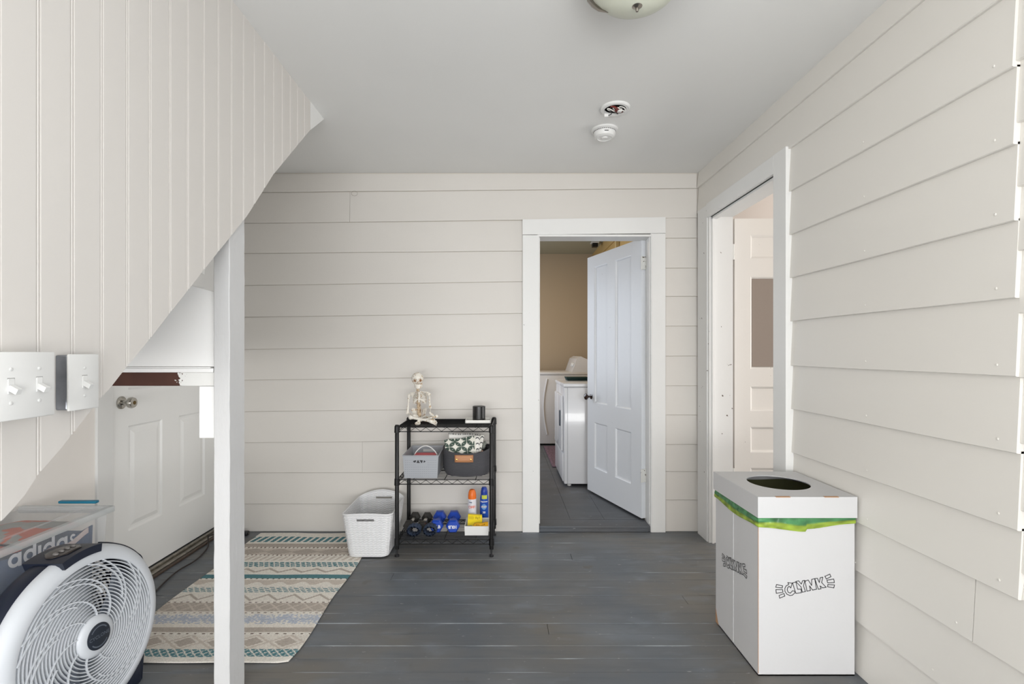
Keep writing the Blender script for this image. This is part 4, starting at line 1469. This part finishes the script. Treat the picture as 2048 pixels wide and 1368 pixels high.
fq = quadP(pk[0] + Vector((0, 0, -.006)), pk[1] + Vector((0, 0, -.006)), pk[2], pk[3], .004)
mk = MB()
for i in range(9):
    ua = .08 + i * .08
    mk.add([Vector(fq(ua, .60)) + Vector((0, -.0068, .002)), Vector(fq(ua + .045, .60)) + Vector((0, -.0068, .002)), Vector(fq(ua + .045, .80)) + Vector((0, -.0068, .002)), Vector(fq(ua, .80 + .04 * (i % 2))) + Vector((0, -.0068, .002))], [(0, 1, 2, 3)])
part('print', mk, pm('black_print', '2a231a', .6), t)
part('paper_sheet', MB().box(tx0 + .012, tx0 + .045, 3.055, 3.090, zl + .004, zl + .046, .002), pm('grey_paper', 'a9a79c', .7), None, label='grey folded leaflet lying in the white tray', cat='leaflet')

# ------------------------------------------------------------ white woven laundry basket
wbk = thing('laundry_basket', 'white woven plastic laundry basket on the rug corner beside the rack', 'basket', (-.80, 3.14, .010))
WV = pm('white_woven_plastic', 'dededf', .45)
zb0 = .0115


def bask(a, u, inset=0.):
    """rounded rectangle loop; a 0..1, u height 0..1"""
    fl_ = u
    x0_, x1_ = -.915 - .032 * fl_ + inset, -.680 + .028 * fl_ - inset
    y0b, y1b = 2.955 - .025 * fl_ + inset, 3.30 + .035 * fl_ - inset
    r = .045
    P_ = []
    w_, h_ = x1_ - x0_, y1b - y0b
    per = [w_ - 2 * r, PI / 2 * r, h_ - 2 * r, PI / 2 * r] * 2
    tot = sum(per)
    s = (a % 1) * tot
    # start at front-left after corner, go right
    if s < per[0]: p = (x0_ + r + s, y0b)
    else:
        s -= per[0]
        if s < per[1]: q = s / r; p = (x1_ - r + r * math.sin(q), y0b + r - r * math.cos(q))
        else:
            s -= per[1]
            if s < per[2]: p = (x1_, y0b + r + s)
            else:
                s -= per[2]
                if s < per[3]: q = s / r; p = (x1_ - r + r * math.cos(q), y1b - r + r * math.sin(q))
                else:
                    s -= per[3]
                    if s < per[0]: p = (x1_ - r - s, y1b)
                    else:
                        s -= per[0]
                        if s < per[1]: q = s / r; p = (x0_ + r - r * math.sin(q), y1b - r + r * math.cos(q))
                        else:
                            s -= per[1]
                            if s < per[2]: p = (x0_, y1b - r - s)
                            else: s -= per[2]; q = s / r; p = (x0_ + r - r * math.cos(q), y0b + r - r * math.sin(q))
    x_, y_ = p
    xm = (x0_ + x1_) / 2
    dip = .012 * math.cos((x_ - xm) / w_ * PI) if (y_ < y0b + .03) else 0
    bk = .038 * math.cos((x_ - xm) / w_ * PI) * max(0, (y_ - (y1b - .06)) / .06)
    hh = .252 + dip * .6 + bk
    return Vector((x_, y_, zb0 + hh * u))


def baskP(a, u):
    p = bask(a, u)
    q = bask(a + .002, u)
    t_ = (q - p); t_.z = 0
    n_ = Vector((t_.y, -t_.x, 0)).normalized()
    rows_ = 24
    d = .0022 * math.sin(u * rows_ * 2 * PI + 1.1 * math.sin(a * 2 * PI * 46)) * (1 if .03 < u < .955 else .2)
    return tuple(p + n_ * d + Vector((0, 0, .0)))


bodym = MB().grid(368, 170, baskP, wrap=True)


def in_slot(v, c_, hx, hz, front):
    return abs(v[0] - c_[0]) < hx and abs(v[2] - c_[2]) < hz and ((v[1] < 3.0) == front)


fs_c, bs_c = W(730.5, 1041, 2.935), W(768, 995, 3.325)
keep = []
for f in bodym.f:
    c_ = [sum(bodym.v[i][k_] for i in f) / 4 for k_ in range(3)]
    if in_slot(c_, fs_c, .051, .0085, True) or in_slot(c_, bs_c, .052, .0085, False): continue
    keep.append(f)
bodym.f = keep
part('body', bodym, WV, wbk, 80, solid=.0035)
part('rim', MB().tube([bask(q / 120, 1.0) for q in range(120)], .0055, 8, close=True), WV, wbk, 60)
part('base', MB().poly([bask(q / 60, .02) for q in range(60)], (0, 0, .004)), WV, wbk)
for cc_, hx in ((fs_c, .051), (bs_c, .052)):
    L4 = [(cc_.x + sx * hx * (1 if abs(k_) < 1 else .97), cc_.y + (.003 if cc_.y < 3 else -.001), cc_.z + sz * .0085) for sx, sz, k_ in ((-1, -1, 0), (1, -1, 0), (1, 1, 0), (-1, 1, 0))]
    part('handle_rim', MB().tube(L4, .0032, 6, close=True), WV, wbk, 60)

# ------------------------------------------------------------ recycling bin of white cardboard
CARD = pm('white_cardboard', 'cacacb', .55, bump=.12, bscale=80)
KRAFT = pm('kraft_edge', 'b08a6a', .8)
BX0, BX1, BY0, BY1 = .9655, 1.329, 1.8875, 2.263
bn = thing('recycling_bin', 'white cardboard recycling bin with green liner by right wall', 'bin', ((BX0 + BX1) / 2, 2.07, 0))
bmz = H - .632
bb = MB()
th = .004
bb.box(BX0, BX1, BY0, BY0 + th, .001, bmz).box(BX0, BX1, BY1 - th, BY1, .001, bmz).box(BX0, BX0 + th, BY0 + th, BY1 - th, .001, bmz).box(BX1 - th, BX1, BY0 + th, BY1 - th, .001, bmz).box(BX0, BX1, BY0, BY1, .001, .006)
part('body', bb, CARD, bn)
part('cut_edge', MB().box(BX0 - .0006, BX0 + .001, BY0 - .0006, BY0 + .0012, .01, bmz - .03), KRAFT, bn)
part('crease', MB().tube([(BX0 - .0002, (BY0 + BY1) / 2 + .015, .01), (BX0 - .0002, (BY0 + BY1) / 2 + .015, bmz - .02)], .0016, 6), CARD, bn)
# corner scuff, back left
part('scuff', MB().poly([(BX0 - .0007, BY1 + .0003, .002), (BX0 - .0007, BY1 - .030, .002), (BX0 - .0007, BY1 + .0003, .065)], (.0005, 0, 0)), KRAFT, bn, label='torn brown corner')
# lid with round hole
LX0, LX1, LY0, LY1 = .9605, 1.3345, 1.880, 2.279
lz0, lz1 = H - .626, H - .547
hcx, hcy, hr = 1.152, 2.092, .118
bm = bmesh.new()
n = 64
outer = []
for i in range(n):
    a = 2 * PI * i / n + PI / 4
    ca, sa = math.cos(a), math.sin(a)
    m_ = max(abs(ca), abs(sa))
    outer.append(((LX0 + LX1) / 2 + (LX1 - LX0) / 2 * ca / m_, (LY0 + LY1) / 2 + (LY1 - LY0) / 2 * sa / m_))
ld = MB()
vs = [(x_, y_, lz1) for x_, y_ in outer] + [(hcx + hr * math.cos(2 * PI * i / n + PI / 4), hcy + hr * math.sin(2 * PI * i / n + PI / 4), lz1) for i in range(n)]
vs += [(x_, y_, lz1 - .004) for x_, y_, _ in vs[:n]] + [(x_, y_, lz1 - .004) for x_, y_, _ in vs[n:2 * n]]
fs = []
for i in range(n):
    j = (i + 1) % n
    fs += [(i, j, n + j, n + i), (2 * n + i, 3 * n + i, 3 * n + j, 2 * n + j), (n + i, n + j, 3 * n + j, 3 * n + i)]
ld.add(vs, fs)
for b_ in ((LX0, LX1, LY0, LY0 + .004), (LX0, LX1, LY1 - .004, LY1), (LX0, LX0 + .004, LY0 + .004, LY1 - .004), (LX1 - .004, LX1, LY0 + .004, LY1 - .004)):
    ld.box(b_[0], b_[1], b_[2], b_[3], lz0, lz1 - (.004 if False else .0001))
lid = part('lid', ld, CARD, bn)
for a, b in ((1552, 1581), (1649, 1678)):
    part('lid_slot', MB().box(W(a, 0, 1.88).x, W(b, 0, 1.88).x, LY0 - .0005, LY0 + .010, lz1 - .0022, lz1 + .0006), KRAFT, lid)
# liner: band outside under the lid, and a cylinder-ish sack inside
def green_liner():
    m = bpy.data.materials.new('green_liner')
    m.use_nodes = True
    nt = m.node_tree
    N, L = nt.nodes.new, nt.links.new
    b = nt.nodes['Principled BSDF']
    a = N('ShaderNodeAttribute'); a.attribute_name = 'print'
    L(a.outputs['Color'], b.inputs['Base Color'])
    b.inputs['Roughness'].default_value = .22
    n_ = N('ShaderNodeTexNoise'); n_.inputs['Scale'].default_value = 28
    g = N('ShaderNodeNewGeometry'); L(g.outputs['Position'], n_.inputs['Vector'])
    bp = N('ShaderNodeBump'); bp.inputs['Strength'].default_value = .8; bp.inputs['Distance'].default_value = .006
    L(n_.outputs[0], bp.inputs['Height']); L(bp.outputs[0], b.inputs['Normal'])
    return m


GL = green_liner()
loop = [(BX1 + .002, BY1 + .004), (BX1 + .002, BY0 - .0015), (BX0 - .0015, BY0 - .0015), (BX0 - .0015, BY1 + .004)]
seg = [(loop[0], loop[1], 10), (loop[1], loop[2], 60), (loop[2], loop[3], 60), (loop[3], loop[0], 10)]
path = []
for a, b, n_ in seg:
    for i in range(n_): path.append((a[0] + (b[0] - a[0]) * i / n_, a[1] + (b[1] - a[1]) * i / n_))
NP = len(path)


def hem(x_, y_):
    if y_ < BY0 + .001:      # front
        u = (x_ - BX0) / (BX1 - BX0)
        return .031 + .020 * math.exp(-((u - .49) / .30) ** 2) + (.004 if u < .50 else -.006) - .004 * u
    if x_ < BX0 + .001:      # left side
        u = (y_ - BY0) / (BY1 - BY0)
        return .036 + .012 * math.sin(u * PI) ** 2 - .004 * u
    return .03


def linP(u, v):
    i = int(round(u * NP)) % NP
    x_, y_ = path[i]
    h_ = hem(x_, y_)
    w_ = (.0060 * abs(mn.noise(Vector((x_ * 28, y_ * 28, v * 3)))) + .0040) * min(1, max(0, v - .12) * 2.2) * (1 - .5 * v)
    cx, cy = (BX0 + BX1) / 2, (BY0 + BY1) / 2
    nx, ny = (0, -1) if y_ < BY0 else ((-1, 0) if x_ < BX0 else (0, 0))
    return (x_ + nx * abs(w_), y_ + ny * abs(w_), lz0 + .006 - (h_ + .006) * v)


def linC(u, v):
    i = int(round(u * NP)) % NP
    x_, y_ = path[i]
    t_ = v + .10 * mn.noise(Vector((x_ * 14, y_ * 14, 3)))
    g1_, g2_ = lin('447f50'), lin('8fa63c')
    k_ = min(max((t_ - .52) / .10, 0), 1)
    sh_ = .92 + .6 * mn.noise(Vector((x_ * 30, y_ * 30, v * 4)))
    return tuple((g1_[q] * (1 - k_) + g2_[q] * k_) * sh_ for q in range(3))


color_grid('liner_cuff', NP, 12, linP, linC, bn, GL, label='green and lime plastic liner folded over the rim', smooth=60, wrap=True)
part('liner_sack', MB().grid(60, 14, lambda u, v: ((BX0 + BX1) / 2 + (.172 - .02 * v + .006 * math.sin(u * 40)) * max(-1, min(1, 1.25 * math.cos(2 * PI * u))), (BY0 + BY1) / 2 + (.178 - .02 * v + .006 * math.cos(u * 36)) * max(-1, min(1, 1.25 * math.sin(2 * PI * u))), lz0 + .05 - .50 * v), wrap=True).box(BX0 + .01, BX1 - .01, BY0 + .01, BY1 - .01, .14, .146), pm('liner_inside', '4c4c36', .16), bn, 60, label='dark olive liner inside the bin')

LOGO = [[(165, 625), (320, 660), (310, 715), (145, 695)], [(148, 755), (320, 757), (330, 822), (160, 850)], [(230, 905), (355, 855), (378, 920), (245, 975)],
        [(1405, 415), (1530, 360), (1558, 425), (1440, 485)], [(1455, 515), (1630, 485), (1645, 575), (1475, 580)], [(1480, 625), (1650, 635), (1630, 712), (1472, 682)],
        [(455, 575), (565, 592), (530, 715), (490, 668), (455, 700), (438, 760), (465, 825), (520, 845), (575, 785), (640, 800), (625, 850), (570, 898), (510, 908), (430, 872), (380, 800), (380, 720), (410, 662), (480, 622)],
        [(575, 585), (660, 560), (705, 745), (795, 745), (800, 835), (660, 852)],
        [(660, 550), (730, 530), (800, 615), (835, 525), (890, 520), (855, 660), (905, 805), (825, 822), (795, 690)],
        [(895, 540), (975, 510), (1065, 650), (1065, 495), (1140, 475), (1190, 745), (1090, 768), (1010, 660), (1035, 775), (945, 795)],
        [(1145, 475), (1210, 465), (1260, 575), (1285, 450), (1350, 438), (1320, 575), (1435, 695), (1345, 712), (1280, 660), (1305, 735), (1235, 745)]]
INK = pm('black_ink', '1e1e22', .6)


def stroke(fn, sc=1.0):
    mb = MB()
    k_ = .078125 * 1.8875 / 1000 * sc
    wd = .0013
    for pl_ in LOGO:
        P_ = [Vector(((x_ - 895) * k_, -(y_ - 665) * k_)) for x_, y_ in pl_]
        for i in range(len(P_)):
            a, b = P_[i], P_[(i + 1) % len(P_)]
            d = (b - a).normalized()
            n_ = Vector((-d.y, d.x)) * wd
            a2, b2 = a - d * wd * .8, b + d * wd * .8
            mb.add([fn(*q) for q in (a2 + n_, a2 - n_, b2 - n_, b2 + n_)], [(0, 1, 2, 3)])
    return mb


lc = W(1609.9, 1172, 1.8875)
part('printed_logo', stroke(lambda x_, z_: Vector((lc.x + x_, BY0 - .0007, lc.z + z_))), INK, bn)
part('printed_logo', stroke(lambda x_, z_: Vector((BX0 - .0024, 2.083 - x_, H - .890 + z_))), INK, bn)

# ------------------------------------------------------------ floor fan
FC = Vector((-1.3425, 1.6364, H - .9311))
FN = Vector((.99309, -.1022, .05774)).normalized()
fu = Vector((0, 0, 1)).cross(FN).normalized()        # horizontal axis in the disc plane
fv = FN.cross(fu).normalized()
FM = Matrix(((fu.x, fv.x, FN.x, FC.x), (fu.y, fv.y, FN.y, FC.y), (fu.z, fv.z, FN.z, FC.z), (0, 0, 0, 1)))
fan = thing('floor_fan', 'round white-fronted floor fan with dark navy housing', 'fan', (0, 0, 0), M=FM)
WF = pm('fan_white_plastic', 'ced2d7', .38)
NV = pm('fan_navy_plastic', '1b2130', .42)
part('front_ring', MB().lathe([(.2335, -.012), (.2345, .001), (.239, .003), (.258, -.001), (.274, -.010), (.2825, -.021), (.284, -.034), (.282, -.046), (.274, -.046), (.262, -.018), (.238, -.008)], 96, close=True), WF, fan, 40, local=True)
gr = MB()
NR = 16
for i in range(NR):
    r = .066 + (.232 - .066) * (i + .5) / NR
    zz = .002 + .010 * math.cos(r / .235 * PI / 2)
    vs, fs = [], []
    n = 80
    gr.lathe([(r - .0016, zz), (r + .0012, zz + .001), (r + .0016, zz - .010), (r - .0012, zz - .010)], n, close=True)
part('grille_rings', gr, WF, fan, 60, local=True, kind='stuff')


def spiral(r0, r1, a0, tw, n=14, w_=.0019, z=.004, dep=.006):
    mb = MB()
    pts_ = []
    for i in range(n + 1):
        u = i / n
        r = r0 + (r1 - r0) * u
        a = a0 + tw * u ** 1.3
        zz = .0035 + .010 * math.cos(r / .235 * PI / 2)
        pts_.append(Vector((r * math.cos(a), r * math.sin(a), zz)))
    for i in range(n):
        d = (pts_[i + 1] - pts_[i]); d.z = 0; d.normalize()
        n_ = Vector((-d.y, d.x, 0)) * w_
        a, b = pts_[i], pts_[i + 1]
        dd = Vector((0, 0, -dep))
        mb.add([a + n_, a - n_, b - n_, b + n_, a + n_ + dd, a - n_ + dd, b - n_ + dd, b + n_ + dd], [(0, 1, 2, 3), (0, 4, 5, 1), (3, 2, 6, 7), (0, 3, 7, 4), (1, 5, 6, 2)])
    return mb


for q in range(18):
    a0 = 2 * PI * q / 18
    full = q % 2 == 0
    part('grille_arm', spiral(.060 if full else .13, .234, a0 if full else a0 + .25, 1.35 if full else .98), WF, fan, local=True)
hub = part('hub', MB().lathe([(.064, -.006), (.066, .008), (.062, .016), (.052, .021), (.042, .023), (.0001, .0235)], 48), WF, fan, 40, local=True)
bdg = part('badge', MB().lathe([(.041, .0232), (.041, .0252), (.0395, .026), (.0001, .026)], 48), pm('badge_navy', '252b35', .4), hub, 40, local=True, label='dark round centre badge')
SIL = pm('badge_silver', '6d7580', .35, metal=.4)
# upright print on the disc: local x of the disc runs toward the viewer's right
# viewer in front (+FN) sees fu pointing ... use sign so the text reads left to right
part('badge_print', text_mb('CYCLONE', .0150, lambda x_, y_: Vector((x_, y_, .0264)), .0002, 1.05), SIL, hub, local=True)
for s in (0, 1):
    am = MB()
    n = 18
    for i in range(n):
        a, b = [math.radians((35 + s * 180) + 110 * (k_) / n) for k_ in (i, i + 1)]
        am.add([Vector((r * math.cos(t_), r * math.sin(t_), .0264)) for r, t_ in ((.030, a), (.034, a), (.034, b), (.030, b))], [(0, 1, 2, 3)])
    part('badge_arc', am, SIL, hub, local=True)
# blades and housing
for q in range(5):
    def bl(u, v, a0=2 * PI * q / 5):
        r = .045 + .180 * u
        a = a0 + (v - .5) * (1.15 - .15 * u) + .5 * u
        return (r * math.cos(a), r * math.sin(a), -.055 + (v - .5) * .045)
    part('blade', MB().grid(8, 6, bl), pm('blade_grey', '8f97a3', .4), fan, 60, local=True, solid=.003)
part('shroud', MB().lathe([(.272, -.046), (.272, -.0465), (.274, -.060), (.268, -.115), (.250, -.135), (.244, -.130), (.258, -.110), (.262, -.060)], 72, close=True), NV, fan, 40, local=True)
rg = MB()
for i in range(12):
    r = .05 + i * .0165
    rg.lathe([(r - .0015, -.128), (r + .0015, -.128), (r + .0015, -.136), (r - .0015, -.136)], 56, close=True)
for q in range(12):
    a = 2 * PI * q / 12
    rg.box(.03, .247, -.002, .002, -.134, -.126, M=Matrix.Rotation(a, 4, 'Z'))
part('rear_grille', rg, NV, fan, 60, local=True, kind='stuff')
part('motor', MB().lathe([(.055, -.13), (.058, -.10), (.050, -.075), (.0001, -.072)], 32), NV, fan, 40, local=True)
# square-ish housing corners and handle on the near upper side
ho = MB()
n = 96
vs, fs = [], []


def sq(a, k_):
    ca, sa = math.cos(a), math.sin(a)
    e = 2.0 + k_
    r = 1 / ((abs(ca) ** e + abs(sa) ** e) ** (1 / e))
    return r


lv = [(.281, -.042, .05), (.283, -.055, .08), (.281, -.100, .08), (.264, -.128, .05), (.258, -.120, .05), (.276, -.060, .05)]
for rr, zz, kk in lv:
    for i in range(n):
        a = 2 * PI * i / n
        r = rr * sq(a, kk)
        vs.append((r * math.cos(a), r * math.sin(a), zz))
m_ = len(lv)
for i in range(m_):
    j = (i + 1) % m_
    for k_ in range(n):
        l_ = (k_ + 1) % n
        fs.append((i * n + k_, i * n + l_, j * n + l_, j * n + k_))
part('housing', ho.add(vs, fs), NV, fan, 40, local=True)
# control handle block on top, near side
import mathutils


def disc_pt(px, py, off=0.0):
    """point of the plane parallel to the fan disc, off behind it, seen at that pixel"""
    d = Vector(((px - 1005) / 1000, 1, -(py - 703) / 1000))
    o_ = Vector((0, 0, H))
    p0 = FC + FN * off
    t_ = (p0 - o_).dot(FN) / d.dot(FN)
    return FM.inverted() @ (o_ + d * t_)


q0, q1 = disc_pt(118, 1127, -.005), disc_pt(198, 1092, -.005)
a_ = (q1 - q0).normalized(); a_.z = 0; a_.normalize()
b_ = Vector((-a_.y, a_.x, 0))
if b_.dot(q0) < 0: b_ = -b_
t0, t1 = math.atan2(q0.y, q0.x), math.atan2(q1.y, q1.x)
if t1 - t0 > PI: t1 -= 2 * PI
if t0 - t1 > PI: t0 -= 2 * PI
arc = [t0 + (t1 - t0) * k / 10 for k in range(11)]
rim_o = [Vector((.2895 * math.cos(t), .2895 * math.sin(t), 0)) for t in arc]
m0 = min(p.dot(b_) for p in (rim_o[0], rim_o[-1]))
ring_in = [Vector((.264 * math.cos(t), .264 * math.sin(t), 0)) for t in arc]
sect = ring_in + rim_o[::-1]
hb = MB()
zf, zk = .006, -.135
vs = [Vector((p.x, p.y, zf)) for p in sect] + [Vector((p.x, p.y, zk)) for p in sect]
ns = len(sect)
fs = [(i, (i + 1) % ns, (i + 1) % ns + ns, i + ns) for i in range(ns)]
for i in range(10):
    fs += [(i, i + 1, ns - 2 - i, ns - 1 - i), (ns + i, ns + i + 1, 2 * ns - 2 - i, 2 * ns - 1 - i)]
hd = part('handle_block', hb.add(vs, fs), NV, fan, 40, local=True, label='dark control handle on top')
tm2 = (t0 + t1) / 2
R_ = .2898


def on_rim(t, z, e=0.):
    return Vector(((R_ + e) * math.cos(t), (R_ + e) * math.sin(t), z))


part('control_panel', MB().grid(10, 8, lambda u, v: on_rim(tm2 + (u - .5) * .34 * math.sin(PI * min(max(v, .08), .92)) ** .5, -.022 - .085 * v, .0016)), pm('panel_brown', '332e2c', .18), hd, 40, local=True, solid=.0015)
for i in range(4):
    part('button', MB().ball(on_rim(tm2 - .10 + .065 * i, -.060, .003), (.006, .006, .010), n=10), pm('button_grey', '6f6c6a', .4), hd, 40, local=True)
for sx in (-1, 1):
    part('foot', MB().box(-.03 + sx * .19, .03 + sx * .19, -.292, -.215, -.15, -.035, .008), NV, fan, 40, local=True)
part('base_skirt', MB().poly([(-.235, -.291, -.048), (.235, -.291, -.048), (.262, -.12, -.048), (.205, -.20, -.048), (.10, -.272, -.048), (-.10, -.272, -.048), (-.205, -.20, -.048), (-.262, -.12, -.048)], (0, 0, -.085)), NV, fan, local=True)

# power cord from the fan along the steel door sill
cpts = [Vector((-1.43, 1.72, .50)), Vector((-1.46, 1.86, .49)), Vector((-1.50, 1.97, .40)), Vector((-1.55, 2.05, .2)), Vector((-1.64, 2.2, .02)), Vector((-1.75, 2.5, .008)), Vector((-1.80, 2.75, .008)), Vector((-1.79, 2.92, .008)), Vector((-1.83, 3.10, .008)), Vector((-1.86, 3.16, .03)), Vector((-1.87, 3.2, .05)), Vector((-1.80, 3.30, .018)), Vector((-1.72, 3.34, .014)), Vector((-1.705, 3.35, .014))]


def smooth_path(P_, n=6):
    out = []
    for i in range(len(P_) - 1):
        p0, p1, p2, p3 = P_[max(i - 1, 0)], P_[i], P_[i + 1], P_[min(i + 2, len(P_) - 1)]
        for k_ in range(n):
            t_ = k_ / n
            out.append(.5 * ((2 * p1) + (p2 - p0) * t_ + (2 * p0 - 5 * p1 + 4 * p2 - p3) * t_ ** 2 + (3 * p1 - p0 - 3 * p2 + p3) * t_ ** 3))
    return out + [P_[-1]]


part('power_cord', MB().tube(smooth_path(cpts[4:]), .0042, 8), pm('cord_brown', '2a2220', .5), None, 50, label='dark power cord lying along the steel door sill', cat='cord')
part('cord', MB().tube(smooth_path([W(196, 1086, 1.79), W(222, 1087, 1.82), W(250, 1093, 1.86), W(272, 1106, 1.88), W(285, 1125, 1.89), W(290, 1200, 1.89)]), .0045, 8), NV, fan, 50)
pg = thing('plug', 'black plug on the floor behind the post', 'plug', (W(491, 0, 3.33).x, 3.33, 0))
part('body', MB().box(W(483, 0, 3.33).x, W(497, 0, 3.33).x, 3.31, 3.35, .002, .028, .008), pm('black_plastic', '17181a', .4), pg)
part('pin', MB().box(W(497, 0, 3.33).x, W(499.5, 0, 3.33).x, 3.325, 3.335, .010, .016), NICK, pg)

# ------------------------------------------------------------ clear storage tub with clothes
TBX0, TBX1, TBY0, TBY1, TBZ = -1.935, -1.583, 1.22, 2.00, H - .622
tub = thing('storage_tub', 'clear plastic storage tub full of clothes behind the fan', 'storage box', ((TBX0 + TBX1) / 2, 1.6, 0))
CLR = pm('clear_plastic', 'eef0f2', .3, trans=0, alpha=.13, spec=.6)
CLR2 = pm('clear_plastic_rim', 'd8dcdc', .3, alpha=.5, spec=.6)
tbm = MB()
fl_ = .020
vs = []
B = [(TBX0 + fl_, TBY0 + fl_), (TBX1 - fl_, TBY0 + fl_), (TBX1 - fl_, TBY1 - fl_), (TBX0 + fl_, TBY1 - fl_)]
Tt = [(TBX0, TBY0), (TBX1, TBY0), (TBX1, TBY1), (TBX0, TBY1)]
vs = [(*p, .004) for p in B] + [(*p, TBZ - .01) for p in Tt]
part('body', MB().add(vs, [(0, 3, 2, 1)] + [(i, (i + 1) % 4, 4 + (i + 1) % 4, 4 + i) for i in range(4)]), CLR, tub, solid=.002)
e_ = .020
part('rim', MB().box(TBX0 - .001, TBX1 + e_ - .004, TBY1 - .004, TBY1 + e_, TBZ - .024, TBZ + .002, .004).box(TBX1 - .004, TBX1 + e_, TBY0 - e_, TBY1 + e_, TBZ - .024, TBZ + .002, .006).box(TBX0 - .001, TBX1, TBY0 - e_, TBY0 + .004, TBZ - .024, TBZ + .002, .004), CLR2, tub, 40)
part('lid', MB().box(TBX0, TBX1 + .002, TBY0, TBY1, TBZ + .001, TBZ + .004).box(TBX1 - .060, TBX1 - .052, TBY0 + .04, TBY1 - .05, TBZ + .004, TBZ + .008).box(TBX0 + .04, TBX1 - .052, TBY1 - .058, TBY1 - .05, TBZ + .004, TBZ + .008), CLR, tub)
part('latch', MB().box(W(120, 0, 2.035).x, W(195, 0, 2.035).x, 2.025, 2.045, TBZ + .005, TBZ + .016, .003), pm('teal_plastic', '17708c', .35), tub, 40, label='teal latch handle')
# clothes
navy = pm('navy_bag_fabric', '2c4a72', .75, bump=.4, bscale=40, var=.15, vscale=5)
bag = thing('sports_bag', 'navy sports bag with white lettering inside the clear tub', 'bag', (-1.77, 1.6, .01))
cx0, cx1 = TBX0 + .03, TBX1 - .032


def bagside(u, v):
    z = .02 + (TBZ - .052 - .02) * v
    y_ = TBY0 + .035 + (TBY1 - .075 - TBY0) * u
    return (cx1 + .010 * v + .004 * math.sin(u * 14 + v * 4), y_, z + .02 * math.sin(u * 6) * (v > .9))


part('side', MB().grid(40, 20, bagside), navy, bag, 60, solid=.004)
part('fill', MB().box(cx0, cx1 - .012, TBY0 + .04, TBY1 - .045, .012, TBZ - .075, .01), navy, bag)
tY, tZ = (W(62, 0, 1.0), 0), 0
# lettering runs from about px(12,1118) to px(152,1085) on the bag side
XA = cx1 + .0125


def on_side(px, py, X):
    Y = X * 1000 / (px - 1005)
    return Vector((X, Y, H - (py - 703) * Y / 1000))


la, lb = on_side(14, 1126, XA), on_side(150, 1078, XA)
cen = (la + lb) / 2
dd = (lb - la)
Lw = math.hypot(dd.y, dd.z)
sl_ = dd.z / dd.y
tmb = MB()


def ring2(cx, cy, ro, ri, a0=0, a1=2 * PI, n=28, sy=1.):
    for k in range(n):
        p, q = a0 + (a1 - a0) * k / n, a0 + (a1 - a0) * (k + 1) / n
        tmb.add([(cx + ro * math.cos(p), cy + ro * sy * math.sin(p), 0), (cx + ro * math.cos(q), cy + ro * sy * math.sin(q), 0), (cx + ri * math.cos(q), cy + ri * sy * math.sin(q), 0), (cx + ri * math.cos(p), cy + ri * sy * math.sin(p), 0)], [(0, 1, 2, 3)])


def bar2(x0, x1, y0, y1):
    tmb.add([(x0, y0, .0006), (x1, y0, .0006), (x1, y1, .0006), (x0, y1, .0006)], [(0, 1, 2, 3)])


xx = 0
for ch in 'adidas':
    if ch in 'ad':
        ring2(xx + 1, 1, 1, .50); bar2(xx + 1.46, xx + 2, 0, 2 if ch == 'a' else 3.1); xx += 2.3
    elif ch == 'i':
        bar2(xx, xx + .54, 0, 2); bar2(xx, xx + .54, 2.5, 3.1); xx += .84
    else:
        ring2(xx + .75, 1.45, .55, .20, PI * .15, PI * 1.5, 16); ring2(xx + .75, .55, .55, .20, -PI * .85, PI * .5, 16)
xs_ = [v[0] for v in tmb.v]
ym = 1.0
k_ = abs(dd.y) / (max(xs_) - min(xs_))
xm_ = (max(xs_) + min(xs_)) / 2
tmb.v = [(XA + .003 + v[2], cen.y + (v[0] - xm_) * k_, cen.z + (v[1] - ym) * k_ * 1.0 + (v[0] - xm_) * k_ * sl_) for v in tmb.v]
part('lettering', tmb, pm('bag_white', 'dcdde2', .6), bag)
for i, (col, y0_, y1_, zz, nm, lb_) in enumerate((('d8563f', 1.47, 1.69, .006, 'shirt', 'red-orange folded shirt on top inside the clear tub'), ('a3a5a1', 1.70, 1.92, .014, 'shirt', 'grey folded shirt under the far end of the tub lid'), ('8a8682', 1.30, 1.46, .014, 'shirt', 'dark grey folded shirt at the near end of the tub'))):
    f = lambda u, v: (cx0 + .01 + (cx1 - cx0 - .02) * u, y0_ + (y1_ - y0_) * v, TBZ - .058 + zz + .030 * math.sin(PI * min(max(u, .02), .98)) ** .4 * math.sin(PI * min(max(v, .02), .98)) ** .3 + .004 * mn.noise(Vector((u * 5, v * 6, i))))
    part(nm, MB().grid(24, 24, f), pm('cloth_' + col, col, .85, bump=.4, spots='d0705a', thr=.52, sscale=7), None, 60, label=lb_, cat='shirt', solid=.006)
ss = MB().grid(20, 8, lambda u, v: (XA + .002 + .003 * math.sin(u * 9), 1.72 + .21 * u, TBZ - .105 + .02 * v + .010 * math.sin(u * 8) + .018 * u))
part('sleeve', ss, pm('pale_pink_cloth', 'd5c3c0', .8, bump=.3), None, 60, label='pale pink sleeve pressed to the tub side near its far corner', cat='shirt', solid=.003)
